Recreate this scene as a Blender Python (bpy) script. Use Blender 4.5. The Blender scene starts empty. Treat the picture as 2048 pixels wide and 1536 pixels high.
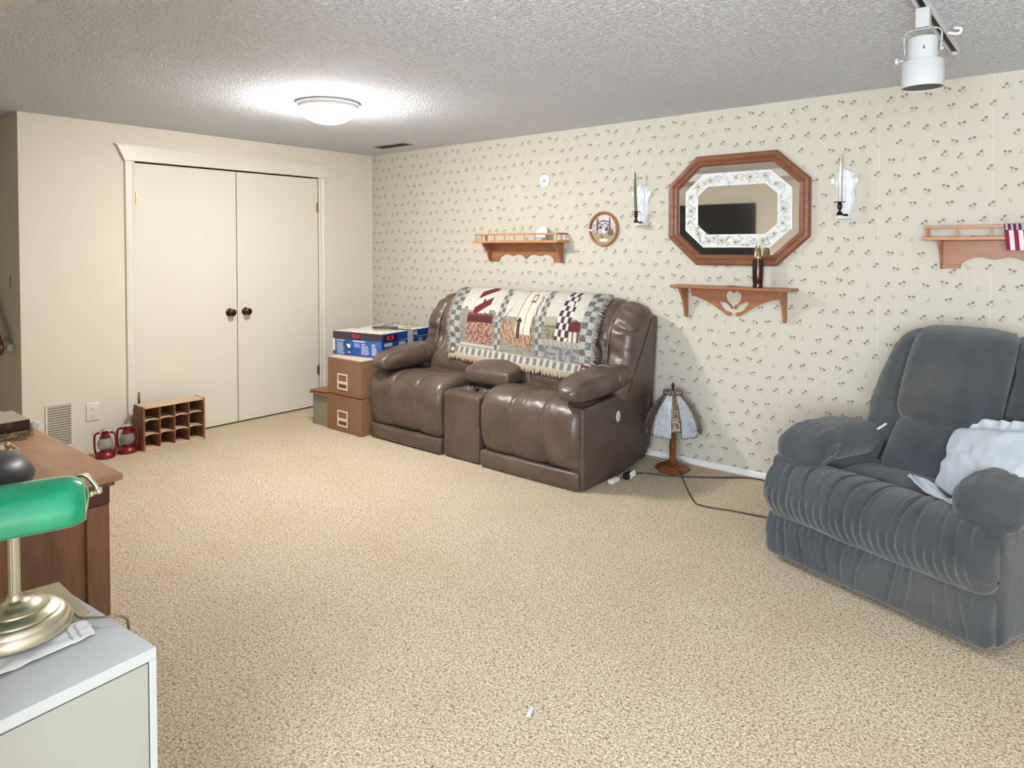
import bpy, bmesh, math, random
from math import sin, cos, pi, radians, sqrt, exp
from mathutils import Vector, Matrix, noise as mnoise
S = bpy.context.scene
COL = S.collection
random.seed(4)

# ------------------------------------------------------------ camera, world, lights, exposure
CAM = Vector((5.301, -4.251, 1.425))
cd = bpy.data.cameras.new('camera'); cam = bpy.data.objects.new('camera', cd); COL.objects.link(cam)
cam.location = CAM
cam.rotation_euler = (radians(90 - 1.4), 0, math.atan2(.6406, .768))
cd.sensor_fit = 'HORIZONTAL'; cd.sensor_width = 36; cd.lens = 1388 / 2048 * 36
cd.shift_y = (529 - 768) / 2048; cd.clip_start = .02; cd.clip_end = 60
S.camera = cam
w = bpy.data.worlds.new('world'); S.world = w; w.use_nodes = True
w.node_tree.nodes['Background'].inputs[0].default_value = (.85, .93, 1, 1)
w.node_tree.nodes['Background'].inputs[1].default_value = .6
def area(name, loc, rot, sx, sy, power, color):
    l = bpy.data.lights.new(name, 'AREA'); l.shape = 'RECTANGLE'; l.size = sx; l.size_y = sy
    l.energy = power; l.color = color
    o = bpy.data.objects.new(name, l); COL.objects.link(o); o.location = loc; o.rotation_euler = rot
    return o
area('window_daylight', (5.75, -6.42, 1.5), (radians(124), 0, 0), 2.1, 1.35, 150, (.83, .905, 1.0))
S.view_settings.view_transform = 'Standard'; S.view_settings.look = 'None'
S.view_settings.exposure = 1.24; S.view_settings.gamma = 1
S.view_settings.use_curve_mapping = False
S.cycles.max_bounces = 8; S.cycles.diffuse_bounces = 3; S.cycles.glossy_bounces = 3; S.cycles.transmission_bounces = 4
S.cycles.caustics_reflective = False; S.cycles.caustics_refractive = False; S.cycles.adaptive_threshold = .04

# ------------------------------------------------------------ helpers: objects
def tag(o, label=None, cat=None, group=None, kind=None):
    if label: o['label'] = label
    if cat: o['category'] = cat
    if group: o['group'] = group
    if kind: o['kind'] = kind
    return o
def thing(name, label, cat, loc=(0, 0, 0), rz=0, group=None):
    o = bpy.data.objects.new(name, None); COL.objects.link(o)
    o.location = loc; o.rotation_euler = (0, 0, rz); o.empty_display_size = .05
    return tag(o, label, cat, group)
def copy_tree(o, parent=None):
    c = o.copy(); COL.objects.link(c); c.parent = parent
    for ch in list(o.children): copy_tree(ch, c)
    return c
class MB:
    def __init__(s): s.v = []; s.f = []; s.c = []
    def add(s, v, f, m=None):
        b = len(s.v)
        for p in v:
            p = Vector(p)
            s.v.append(m @ p if m is not None else p)
        for q in f: s.f.append(tuple(b + i for i in q))
        return s
    def box(s, c, d, m=None, rz=0, rx=0, ry=0):
        hx, hy, hz = d[0] / 2, d[1] / 2, d[2] / 2
        v = [(x, y, z) for x in (-hx, hx) for y in (-hy, hy) for z in (-hz, hz)]
        R = Matrix.Translation(c) @ Matrix.Rotation(rz, 4, 'Z') @ Matrix.Rotation(ry, 4, 'Y') @ Matrix.Rotation(rx, 4, 'X')
        if m is not None: R = m @ R
        return s.add(v, [(0, 1, 3, 2), (4, 6, 7, 5), (0, 4, 5, 1), (2, 3, 7, 6), (0, 2, 6, 4), (1, 5, 7, 3)], R)
    def b2(s, a, b): # box from min to max
        return s.box([(a[i] + b[i]) / 2 for i in range(3)], [abs(b[i] - a[i]) for i in range(3)])
    def lathe(s, prof, c=(0, 0, 0), n=32, m=None, closed=False):
        v = []; f = []
        for r, z in prof:
            for k in range(n):
                a = 2 * pi * k / n; v.append((r * cos(a), r * sin(a), z))
        for i in range(len(prof) - 1):
            for k in range(n):
                k2 = (k + 1) % n; f.append((i * n + k, i * n + k2, (i + 1) * n + k2, (i + 1) * n + k))
        if not closed:
            if prof[0][0] > 1e-5: f.append(tuple(reversed(range(n))))
            if prof[-1][0] > 1e-5: f.append(tuple(range((len(prof) - 1) * n, len(prof) * n)))
        R = Matrix.Translation(c)
        if m is not None: R = R @ m
        return s.add(v, f, R)
    def tube(s, pts, r, n=8, cap=True, rf=None):
        pts = [Vector(p) for p in pts]; v = []; f = []; up = Vector((0, 0, 1)); prev = None
        for i, p in enumerate(pts):
            t = (pts[min(i + 1, len(pts) - 1)] - pts[max(i - 1, 0)]).normalized()
            if prev is None:
                a = up if abs(t.z) < .9 else Vector((1, 0, 0)); x = t.cross(a).normalized()
            else: x = (prev - t * prev.dot(t)).normalized()
            prev = x; y = t.cross(x); rr = r if rf is None else r * rf(i / (len(pts) - 1))
            for k in range(n):
                a = 2 * pi * k / n; v.append(p + x * cos(a) * rr + y * sin(a) * rr)
        for i in range(len(pts) - 1):
            for k in range(n):
                k2 = (k + 1) % n; f.append((i * n + k, (i + 1) * n + k, (i + 1) * n + k2, i * n + k2))
        if cap: f.append(tuple(range(n))); f.append(tuple(reversed(range((len(pts) - 1) * n, len(pts) * n))))
        return s.add(v, f)
    def prism(s, poly, o, ax, ay, th): # polygon in (ax,ay) plane at origin o, extruded th along ax x ay
        ax = Vector(ax); ay = Vector(ay); nz = ax.cross(ay).normalized() * th; o = Vector(o); n = len(poly)
        v = [o + ax * p[0] + ay * p[1] for p in poly] + [o + ax * p[0] + ay * p[1] + nz for p in poly]
        f = [tuple(reversed(range(n))), tuple(range(n, 2 * n))] + [(i, (i + 1) % n, n + (i + 1) % n, n + i) for i in range(n)]
        return s.add(v, f)
    def ring(s, po, pi_, o, ax, ay, zo, zi, th=.01): # frame between two polygons with equal counts
        ax = Vector(ax); ay = Vector(ay); nz = ax.cross(ay).normalized(); o = Vector(o); n = len(po); v = []
        for P, z in ((po, 0), (po, zo), (pi_, zi), (pi_, 0)):
            v += [o + ax * p[0] + ay * p[1] + nz * z for p in P]
        f = []
        for r in range(3):
            for i in range(n):
                j = (i + 1) % n; f.append((r * n + i, r * n + j, (r + 1) * n + j, (r + 1) * n + i))
        return s.add(v, f)
    def grid(s, fn, nu, nv, col=None, wrap=False):
        b = len(s.v)
        for j in range(nv + 1):
            for i in range(nu + 1):
                s.v.append(Vector(fn(i / nu, j / nv)))
                if col: s.c.append(col(i / nu, j / nv))
        for j in range(nv):
            for i in range(nu):
                a = b + j * (nu + 1) + i; s.f.append((a, a + 1, a + nu + 2, a + nu + 1))
        return s
    def soft(s, c, h, r, n=12, puff=(0, 0, 0), fn=None, m=None):
        nn = n if isinstance(n, (tuple, list)) else (n, n, n)
        idx = {}; v = []; f = []
        def vid(p):
            k = (round(p[0], 5), round(p[1], 5), round(p[2], 5))
            if k not in idx: idx[k] = len(v); v.append(Vector(p))
            return idx[k]
        L = [[h[a] * sin(pi / 2 * (-1 + 2 * i / nn[a])) for i in range(nn[a] + 1)] for a in range(3)]
        for a in range(3):
            b_, c_ = (a + 1) % 3, (a + 2) % 3
            for sg in (-1, 1):
                for i in range(nn[b_]):
                    for j in range(nn[c_]):
                        q = []
                        for (ii, jj) in ((i, j), (i + 1, j), (i + 1, j + 1), (i, j + 1)):
                            p = [0, 0, 0]; p[a] = sg * h[a]; p[b_] = L[b_][ii]; p[c_] = L[c_][jj]; q.append(vid(p))
                        f.append(tuple(q) if sg > 0 else tuple(reversed(q)))
        out = []
        for p in v:
            rr = [min(r, h[i] * .999) for i in range(3)]
            inn = Vector([max(-(h[i] - rr[i]), min(h[i] - rr[i], p[i])) for i in range(3)])
            d = p - inn
            if d.length > 1e-9:
                d2 = Vector([d[i] / rr[i] for i in range(3)]).normalized()
                p = inn + Vector([d2[i] * rr[i] for i in range(3)])
            q = p.copy()
            for i in range(3):
                j, k = (i + 1) % 3, (i + 2) % 3
                if puff[i]: q[i] += puff[i] * (p[i] / h[i]) * max(0, 1 - (p[j] / h[j]) ** 2) * max(0, 1 - (p[k] / h[k]) ** 2)
            if fn: q = Vector(fn(q, (p.x / h[0], p.y / h[1], p.z / h[2])))
            out.append(q)
        R = Matrix.Translation(c)
        if m is not None: R = R @ m
        return s.add(out, f, R)
    def sweep(s, prof, x0, x1, r=.05, nx=30, np_=60, inset=None, post=None, nr=6):
        """closed profile of (y,z) swept along x with rounded ends; inset(x01,s01)->extra inward offset"""
        P = smooth(prof, np_); n = len(P)
        N = []
        ar = sum(P[i][0] * P[(i + 1) % n][1] - P[(i + 1) % n][0] * P[i][1] for i in range(n))
        sg = 1 if ar > 0 else -1
        for i in range(n):
            a = P[i - 1]; b = P[(i + 1) % n]; tx, ty = b[0] - a[0], b[1] - a[1]; l = sqrt(tx * tx + ty * ty) + 1e-9
            N.append((ty / l * sg, -tx / l * sg))
        st = []
        for k in range(nr): a = pi / 2 * k / nr; st.append((x0 + r * (1 - cos(a)) if 0 else x0 + r * (1 - cos(a)), r * (1 - sin(a))))
        for k in range(nx + 1): st.append((x0 + r + (x1 - x0 - 2 * r) * k / nx, 0))
        for k in range(nr - 1, -1, -1): a = pi / 2 * k / nr; st.append((x1 - r * (1 - cos(a)), r * (1 - sin(a))))
        v = []; f = []
        for x, ins in st:
            for i in range(n):
                e = ins + (inset((x - x0) / (x1 - x0), i / n) if inset else 0)
                p = (x, P[i][0] - N[i][0] * e, P[i][1] - N[i][1] * e)
                v.append(post(Vector(p)) if post else p)
        m_ = len(st)
        for j in range(m_ - 1):
            for i in range(n):
                i2 = (i + 1) % n; q = (j * n + i, j * n + i2, (j + 1) * n + i2, (j + 1) * n + i)
                f.append(q if sg > 0 else tuple(reversed(q)))
        e = tuple(range(n)); l = tuple(range((m_ - 1) * n, m_ * n))
        f.append(tuple(reversed(e)) if sg > 0 else e); f.append(l if sg > 0 else tuple(reversed(l)))
        return s.add(v, f)
    def build(s, name, mat, parent=None, sm=False, bevel=0, world=True, sub=0, solid=0, split=False):
        if split:
            fa = {}
            def find(i):
                while fa.get(i, i) != i: i = fa[i]
                return i
            for q in s.f:
                r0 = find(q[0])
                for i in q[1:]:
                    r1 = find(i)
                    if r1 != r0: fa[r1] = r0
            grp = {}
            for q in s.f: grp.setdefault(find(q[0]), []).append(q)
            out = None
            for fs in grp.values():
                ids = sorted({i for q in fs for i in q}); mp = {i: k for k, i in enumerate(ids)}
                m2 = MB(); m2.v = [s.v[i] for i in ids]; m2.f = [tuple(mp[i] for i in q) for q in fs]
                o = m2.build(name, mat, parent, sm, bevel, world, sub, solid); out = out or o
            return out
        me = bpy.data.meshes.new(name)
        V = s.v
        if parent is not None and world:
            M = parent_matrix(parent).inverted(); V = [M @ p for p in V]
        me.from_pydata([tuple(p) for p in V], [], s.f)
        if s.c:
            a = me.color_attributes.new('Col', 'FLOAT_COLOR', 'POINT')
            flat = []
            for c in s.c: flat += [c[0], c[1], c[2], 1]
            a.data.foreach_set('color', flat)
        bm = bmesh.new(); bm.from_mesh(me); bmesh.ops.recalc_face_normals(bm, faces=bm.faces) if not s.c else None
        bm.to_mesh(me); bm.free()
        o = bpy.data.objects.new(name, me); COL.objects.link(o)
        if mat: me.materials.append(mat)
        if sm:
            me.polygons.foreach_set('use_smooth', [True] * len(me.polygons))
            if sm != 'all':
                try: me.set_sharp_from_angle(angle=radians(sm if sm is not True and sm != 1 else 40))
                except Exception: pass
        if solid:
            md = o.modifiers.new('solid', 'SOLIDIFY'); md.thickness = solid; md.offset = 0
        if bevel:
            md = o.modifiers.new('bevel', 'BEVEL'); md.width = bevel; md.segments = 2; md.limit_method = 'ANGLE'; md.angle_limit = radians(40)
        if sub:
            md = o.modifiers.new('sub', 'SUBSURF'); md.levels = sub; md.render_levels = sub
        if parent is not None: o.parent = parent
        return o
def parent_matrix(p):
    M = Matrix.Translation(p.location) @ p.rotation_euler.to_matrix().to_4x4()
    return parent_matrix(p.parent) @ M if p.parent else M
def smooth(P, n):
    """closed Catmull-Rom resampled to n points"""
    m = len(P); d = [0]
    dense = []
    for i in range(m):
        p0, p1, p2, p3 = P[i - 1], P[i], P[(i + 1) % m], P[(i + 2) % m]
        for k in range(16):
            t = k / 16
            dense.append(tuple(.5 * ((2 * p1[a]) + (-p0[a] + p2[a]) * t + (2 * p0[a] - 5 * p1[a] + 4 * p2[a] - p3[a]) * t * t + (-p0[a] + 3 * p1[a] - 3 * p2[a] + p3[a]) * t ** 3) for a in (0, 1)))
    return resample(dense, n, True)
def resample(D, n, closed):
    Q = D + [D[0]] if closed else D
    L = [0]
    for i in range(len(Q) - 1): L.append(L[-1] + math.dist(Q[i], Q[i + 1]))
    out = []; j = 0; cnt = n if closed else n - 1
    for k in range(n):
        t = L[-1] * k / cnt
        while j < len(L) - 2 and L[j + 1] < t: j += 1
        u = (t - L[j]) / (L[j + 1] - L[j] + 1e-12); u = max(0, min(1, u))
        out.append(tuple(Q[j][a] * (1 - u) + Q[j + 1][a] * u for a in range(len(Q[0]))))
    return out
def curve3(P, n=24):
    P = [tuple(p) for p in P]; m = len(P); D = []
    for i in range(m - 1):
        p0 = P[max(i - 1, 0)]; p1 = P[i]; p2 = P[i + 1]; p3 = P[min(i + 2, m - 1)]
        for k in range(12):
            t = k / 12
            D.append(tuple(.5 * ((2 * p1[a]) + (-p0[a] + p2[a]) * t + (2 * p0[a] - 5 * p1[a] + 4 * p2[a] - p3[a]) * t * t + (-p0[a] + 3 * p1[a] - 3 * p2[a] + p3[a]) * t ** 3) for a in range(len(p1))))
    D.append(P[-1]); return resample(D, n, False)
def nz(x, y=0, z=0): return mnoise.noise(Vector((x, y, z)))
def gs(x, w): return exp(-(x / w) ** 2)
def struct(name, mb, m, **k):
    return tag(mb.build(name, m, **k), kind='structure')

# ------------------------------------------------------------ helpers: materials
def srgb(r, g, b):
    f = lambda c: (c / 255 / 12.92) if c / 255 <= .04045 else ((c / 255 + .055) / 1.055) ** 2.4
    return (f(r), f(g), f(b), 1)
class NT:
    def __init__(s, name):
        s.m = bpy.data.materials.new(name); s.m.use_nodes = True; s.t = s.m.node_tree; s.N = s.t.nodes; s.b = s.N['Principled BSDF']
    def n(s, ty, ins=None, **props):
        x = s.N.new(ty)
        for k, v in props.items(): setattr(x, k, v)
        for k, v in (ins or {}).items():
            if isinstance(v, bpy.types.NodeSocket): s.t.links.new(v, x.inputs[k])
            else: x.inputs[k].default_value = v
        return x
    def m_(s, op, a, b=0, c=0):
        return s.n('ShaderNodeMath', {0: a, 1: b, 2: c}, operation=op).outputs[0]
    def vm(s, op, a, b=(0, 0, 0), out=0, sc=None):
        x = s.n('ShaderNodeVectorMath', {0: a, 1: b}, operation=op)
        if sc is not None: x.inputs['Scale'].default_value = sc
        return x.outputs[out]
    def mix(s, f, a, b, bt='MIX'):
        x = s.n('ShaderNodeMix', None, data_type='RGBA', blend_type=bt)
        for k, v in ((0, f), (6, a), (7, b)):
            if isinstance(v, bpy.types.NodeSocket): s.t.links.new(v, x.inputs[k])
            else: x.inputs[k].default_value = v
        return x.outputs[2]
    dim = '3D'
    def noise(s, vec, sc, det=3, rough=.5, dist=0):
        return s.n('ShaderNodeTexNoise', {'Vector': vec, 'Scale': sc, 'Detail': det, 'Roughness': rough, 'Distortion': dist}, noise_dimensions=s.dim)
    def ramp(s, f, a, b, clamp=True):
        return s.n('ShaderNodeMapRange', {0: f, 1: a, 2: b, 3: 0., 4: 1.}).outputs[0]
    def obj(s): return s.n('ShaderNodeTexCoord').outputs['Object']
    def bump(s, h, st=.3, d=.01, nrm=None):
        ins = {'Height': h, 'Strength': st, 'Distance': d}
        if nrm is not None: ins['Normal'] = nrm
        return s.n('ShaderNodeBump', ins).outputs[0]
    def set(s, **k):
        for kk, v in k.items():
            nm = {'col': 'Base Color', 'rough': 'Roughness', 'metal': 'Metallic', 'nrm': 'Normal', 'spec': 'Specular IOR Level', 'coat': 'Coat Weight', 'sheen': 'Sheen Weight', 'trans': 'Transmission Weight', 'alpha': 'Alpha', 'emc': 'Emission Color', 'ems': 'Emission Strength', 'ior': 'IOR', 'sss': 'Subsurface Weight'}[kk]
            if isinstance(v, bpy.types.NodeSocket): s.t.links.new(v, s.b.inputs[nm])
            else: s.b.inputs[nm].default_value = v
        return s.m
def plain(name, c, rough=.5, metal=0, var=.06, vs=12, bump=0, bs=60, **k):
    t = NT(name); co = t.obj(); nn = t.noise(co, vs, 4).outputs[0]
    a = tuple(x * (1 - var) for x in c[:3]) + (1,); b = tuple(min(1, x * (1 + var)) for x in c[:3]) + (1,)
    t.set(col=t.mix(nn, a, b), rough=rough, metal=metal, **k)
    if bump: t.set(nrm=t.bump(t.noise(co, bs, 4).outputs[0], bump, .004))
    return t.m
def wood(name, c1, c2, axis=0, sc=18, rough=.4, k=9.):
    t = NT(name); co = t.obj(); st = [k, k, k]; st[axis] = .7
    v = t.vm('MULTIPLY', co, tuple(st))
    a = t.noise(v, sc / 6, 6, .6, .6).outputs[0]; b = t.noise(v, sc, 3, .7).outputs[0]
    f = t.m_('ADD', t.m_('MULTIPLY', a, .7), t.m_('MULTIPLY', b, .3))
    t.set(col=t.mix(t.ramp(f, .34, .66), c1, c2), rough=rough, nrm=t.bump(b, .12, .002))
    return t.m
def painted(name, rough=.8, bump=0, bs=200, **k):
    t = NT(name); a = t.n('ShaderNodeAttribute', attribute_name='Col'); co = t.obj()
    nn = t.noise(co, 180, 2).outputs[0]
    t.set(col=t.mix(.12, a.outputs[0], t.mix(nn, (.2, .2, .2, 1), (1, 1, 1, 1)), 'MULTIPLY'), rough=rough, **k)
    if bump: t.set(nrm=t.bump(t.noise(co, bs, 3).outputs[0], bump, .003))
    return t.m
M = {}
# walls
def m_wallpaper():
    t = NT('floral_wallpaper'); co = t.obj()
    sx = t.n('ShaderNodeSeparateXYZ', {0: co})
    cell = .0862
    u = t.m_('DIVIDE', sx.outputs[0], cell); v = t.m_('DIVIDE', sx.outputs[2], cell * .98)
    row = t.m_('FLOOR', v); par = t.m_('FLOORED_MODULO', row, 2.)
    u2 = t.m_('ADD', u, t.m_('MULTIPLY', par, .5)); colm = t.m_('FLOOR', u2)
    cm = t.m_('FLOORED_MODULO', colm, 6.); rm = t.m_('FLOORED_MODULO', row, 6.)
    wn = t.n('ShaderNodeTexWhiteNoise', {'Vector': t.n('ShaderNodeCombineXYZ', {0: cm, 1: rm, 2: 3.7}).outputs[0]}, noise_dimensions='3D')
    rnd = t.n('ShaderNodeSeparateXYZ', {0: wn.outputs['Color']})
    fx = t.m_('SUBTRACT', t.m_('SUBTRACT', u2, colm), .5); fy = t.m_('SUBTRACT', t.m_('SUBTRACT', v, row), .5)
    jx = t.m_('SUBTRACT', fx, t.m_('MULTIPLY', t.m_('SUBTRACT', rnd.outputs[0], .5), .36))
    jy = t.m_('SUBTRACT', fy, t.m_('MULTIPLY', t.m_('SUBTRACT', rnd.outputs[1], .5), .36))
    ang = t.m_('MULTIPLY', t.m_('SUBTRACT', rnd.outputs[2], .5), 1.5)
    loc = t.n('ShaderNodeCombineXYZ', {0: jx, 1: jy, 2: 0.}).outputs[0]
    rot = t.n('ShaderNodeVectorRotate', {'Vector': loc, 'Angle': ang}, rotation_type='Z_AXIS').outputs[0]
    wob = t.vm('SCALE', t.vm('SUBTRACT', t.noise(t.vm('SCALE', co, sc=1.), 170, 2).outputs['Color'], (.5, .5, .5)), sc=.10)
    rot = t.vm('ADD', rot, wob)
    def blob(cx, cy, rx, ry, soft=.35):
        d = t.vm('MULTIPLY', t.vm('SUBTRACT', rot, (cx, cy, 0)), (1 / rx, 1 / ry, 0))
        return t.ramp(t.vm('LENGTH', d, out=1), 1.15, 1.15 - soft)
    val = wn.outputs['Value']
    isf = t.m_('GREATER_THAN', val, .16)      # some cells carry only a pale twig
    b = t.m_('MAXIMUM', blob(-.125, .07, .096, .074, .5), blob(.105, .12, .115, .084, .5))
    core = t.m_('MULTIPLY', b, isf)
    st = t.m_('MAXIMUM', blob(.0, -.10, .17, .10, .3), blob(.13, -.02, .12, .03))
    nn = t.ramp(t.noise(co, 260, 2, .6).outputs[0], .52, .58)
    st = t.m_('MULTIPLY', t.m_('MULTIPLY', st, nn), .8)
    tw = t.m_('MULTIPLY', t.m_('MAXIMUM', blob(0, 0, .05, .2), blob(.06, -.06, .14, .04)), t.m_('SUBTRACT', 1., isf))
    st = t.m_('MAXIMUM', t.m_('MULTIPLY', st, isf), t.m_('MULTIPLY', tw, .4))
    # paper base: faint vertical weave and drop seams
    wv = t.noise(t.vm('MULTIPLY', co, (260, 1, 6)), 1, 2).outputs[0]
    base = t.mix(wv, srgb(200, 194, 178), srgb(211, 206, 192))
    seam = t.m_('LESS_THAN', t.m_('ABSOLUTE', t.m_('SUBTRACT', t.m_('FLOORED_MODULO', sx.outputs[0], .517), .26)), .0012)
    base = t.mix(t.m_('MULTIPLY', seam, .4), base, srgb(245, 240, 228))
    c1 = t.mix(st, base, srgb(140, 136, 112)); c2 = t.mix(t.m_('MULTIPLY', core, .80), c1, srgb(112, 108, 88))
    t.set(col=c2, rough=.75, spec=.25); return t.m
M['paper'] = m_wallpaper()
def m_carpet():
    t = NT('beige_carpet'); t.dim = '2D'; co = t.obj()
    v2 = t.vm('ADD', co, t.vm('SCALE', t.noise(co, 40, 2).outputs['Color'], sc=.012))
    a = t.noise(v2, 125, 3, .6, .3).outputs[0]; b = t.noise(v2, 330, 2, .5).outputs[0]; c = t.noise(co, 2.2, 3).outputs[0]
    vo = t.n('ShaderNodeTexVoronoi', {'Vector': v2, 'Scale': 125.}, voronoi_dimensions='2D').outputs['Distance']
    f = t.ramp(t.m_('ADD', t.m_('MULTIPLY', a, .65), t.m_('MULTIPLY', b, .35)), .36, .56)
    col = t.mix(f, srgb(154, 130, 98), srgb(234, 219, 193))
    pit = t.ramp(vo, .75, 1.0)
    col = t.mix(t.m_('MULTIPLY', pit, .75), col, srgb(112, 84, 54))
    spot = t.ramp(t.noise(co, 75, 1, .5).outputs[0], .66, .74)
    col = t.mix(t.m_('MULTIPLY', spot, .55), col, srgb(112, 84, 54))
    col = t.mix(t.m_('MULTIPLY', t.ramp(c, .4, .7), .13), col, srgb(180, 142, 96))
    h = t.m_('ADD', a, t.m_('MULTIPLY', vo, -.5))
    t.set(col=col, rough=.95, spec=.1, nrm=t.bump(h, .7, .008)); return t.m
M['carpet'] = m_carpet()
def m_ceiling():
    t = NT('popcorn_ceiling'); t.dim = '2D'; co = t.obj()
    v = t.vm('ADD', co, t.vm('SCALE', t.noise(co, 30, 2).outputs['Color'], sc=.03))
    a = t.noise(v, 62, 3, .55).outputs[0]; b = t.n('ShaderNodeTexVoronoi', {'Vector': v, 'Scale': 90.}, voronoi_dimensions='2D').outputs['Distance']
    h = t.m_('SUBTRACT', t.ramp(a, .40, .62), t.m_('MULTIPLY', b, .35))
    t.set(col=t.mix(a, srgb(236, 240, 250), srgb(246, 249, 255)), rough=.95, spec=.1, nrm=t.bump(h, .8, .014)); return t.m
M['ceiling'] = m_ceiling()
M['cream'] = plain('cream_wall_paint', srgb(229, 221, 206), .7, var=.025, vs=3, bump=.06, bs=180)
M['door'] = plain('cream_door_paint', srgb(229, 223, 209), .5, var=.02, vs=2)
M['trim'] = plain('cream_trim_gloss', srgb(231, 226, 213), .38, var=.02)
M['white'] = plain('white_paint', srgb(226, 226, 225), .45, var=.02)
M['whitegloss'] = plain('white_enamel', srgb(194, 197, 197), .3, var=.01)
M['porcelain'] = plain('white_porcelain', srgb(236, 238, 242), .2, var=.02, coat=.4)
M['dark'] = plain('black_plastic', srgb(28, 27, 28), .4, var=.1)
M['black'] = plain('matte_black', srgb(12, 11, 11), .6)
M['brass'] = plain('antique_brass', srgb(190, 165, 110), .28, 1, var=.15, vs=20)
M['abrass'] = plain('brushed_brass', srgb(216, 208, 184), .33, 1, var=.1, vs=14, bump=.03)
M['bronze'] = plain('dark_bronze', srgb(70, 48, 30), .28, .9, var=.25)
M['chrome'] = plain('chrome', srgb(210, 210, 205), .12, 1, var=.02)
M['oak'] = wood('oak_shelf_x', srgb(146, 94, 64), srgb(178, 120, 86), 0)
M['oaklt'] = wood('light_oak_rail', srgb(178, 122, 80), srgb(208, 152, 108), 0)
M['oakframe'] = wood('oak_mirror_frame', srgb(104, 62, 42), srgb(150, 96, 66), 0, 22)
M['dresstop'] = wood('dresser_top_wood', srgb(164, 122, 92), srgb(202, 158, 122), 0, 14, .42, 5.)
M['dresser'] = wood('dresser_side_wood', srgb(104, 66, 48), srgb(150, 104, 76), 2, 12, .45, 5.)
M['crate'] = wood('old_crate_wood', srgb(104, 72, 48), srgb(160, 114, 80), 1, 20, .8)
M['crateshade'] = wood('crate_back_shaded_wood', srgb(66, 44, 30), srgb(104, 74, 52), 1, 20, .85)  # shadow inside the compartments put into a darker wood tone
M['crated'] = wood('crate_edge_wood', srgb(190, 158, 122), srgb(224, 200, 168), 1, 20, .8)
M['lampwood'] = wood('lamp_base_wood', srgb(92, 48, 26), srgb(138, 80, 46), 2, 20, .18)
M['glass'] = None
# ------------------------------------------------------------ room shell
ZC = 2.3
def quadbox(name, a, b, mat, **k): return struct(name, MB().b2(a, b), mat, **k)
quadbox('floor', (-1.6, -6.6, -.06), (7.2, .1, 0), M['carpet'])
quadbox('ceiling', (-1.6, -6.6, ZC), (7.2, .1, ZC + .06), M['ceiling'])
quadbox('wall_back', (0, 0, 0), (7.1, .1, ZC), M['paper'])
quadbox('wall_right', (7.0, -6.5, 0), (7.1, 0, ZC), M['cream'])
# closet wall with a door opening (x = 0 plane)
DY0, DY1, DZ = -2.142, -.596, 2.042
mb = MB(); mb.b2((-.1, -2.85, 0), (0, DY0 - .012, ZC)); mb.b2((-.1, DY1 + .012, 0), (0, .1, ZC)); mb.b2((-.1, DY0 - .012, DZ + .012), (0, DY1 + .012, ZC))
wl = struct('wall_left', mb, M['cream'])
quadbox('wall_closet_back', (-.2, DY0 - .1, 0), (-.13, DY1 + .1, ZC), M['dark'])
struct('wall_stairwell', MB().b2((-1.5, -2.85, 0), (-.1, -2.75, ZC)), M['cream'])
quadbox('wall_stairwell_end', (-1.6, -4.4, 0), (-1.5, -2.75, ZC), M['cream'])
quadbox('wall_front', (-1.5, -4.3, 0), (4.03, -4.12, ZC), M['cream'])
quadbox('wall_passage', (3.93, -6.5, 0), (4.03, -4.3, ZC), M['cream'])
# rear wall of the adjoining space with a window
mb = MB(); mb.b2((4.03, -6.6, 0), (4.6, -6.5, ZC)); mb.b2((6.9, -6.6, 0), (7.0, -6.5, ZC)); mb.b2((4.6, -6.6, 0), (6.9, -6.5, .75)); mb.b2((4.6, -6.6, 2.15), (6.9, -6.5, ZC))
struct('wall_rear', mb, M['cream'])
win = tag(MB().b2((4.6, -6.56, .75), (6.9, -6.55, 2.15)).build('window_1', plain('window_glass', (.8, .9, 1, 1), .05, alpha=.25)), kind='structure')
mb = MB(); po = [(4.6, .75), (6.9, .75), (6.9, 2.15), (4.6, 2.15)]
for a, b in (((4.6, .75), (6.9, .81)), ((4.6, 2.09), (6.9, 2.15)), ((4.6, .81), (4.66, 2.09)), ((6.84, .81), (6.9, 2.09)), ((5.72, .81), (5.78, 2.09))):
    mb.b2((a[0], -6.59, a[1]), (b[0], -6.51, b[1]))
mb.build('window_frame', M['white'], win)
# soffit along the television wall
quadbox('trim_4', (0, -4.12, 2.215), (3.6, -3.55, ZC), M['white'])
# baseboards
mb = MB(); mb.prism([(0, 0), (.012, 0), (.012, .028), (.005, .037), (0, .037)], (.0, -.0001, 0), (0, -1, 0), (0, 0, 1), -7.0)
struct('baseboard_back', mb, plain('white_baseboard', srgb(238, 237, 232), .4, var=.02))
# ------------------------------------------------------------ closet doors, casing, header
def door(n, y0, y1, hinge_y, knob_y, lab):
    d = tag(MB().b2((-.035, y0 + .002, .012), (-.004, y1 - .002, DZ - .006)).build(n, M['door'], bevel=.002), kind='structure')
    for z in (1.78, .33):
        mb = MB(); mb.tube([(.002, hinge_y, z - .045), (.002, hinge_y, z + .045)], .006, 8)
        s = 1 if hinge_y < -1.4 else -1
        mb.b2((-.004, hinge_y, z - .04), (-.001, hinge_y + s * .018, z + .04))
        tag(mb.build('hinge', M['brass'], d, sm=1), label='brass hinge')
    R = Matrix.Rotation(radians(90), 4, 'Y')
    k = MB().lathe([(.0, 0), (.031, 0), (.031, .004), (.022, .01), (.011, .018), (.011, .034), (.02, .04), (.0285, .05), (.0275, .06), (.018, .067), (0, .069)], (-.004, knob_y, .905), 28, R)
    tag(k.build('door_knob', M['bronze'], d, sm=1), label='dark bronze round knob')
    return d
door('door_1', DY0, -1.367, DY0 + .001, -1.433, '')
door('door_2', -1.364, DY1, DY1 - .001, -1.298, '')
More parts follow.
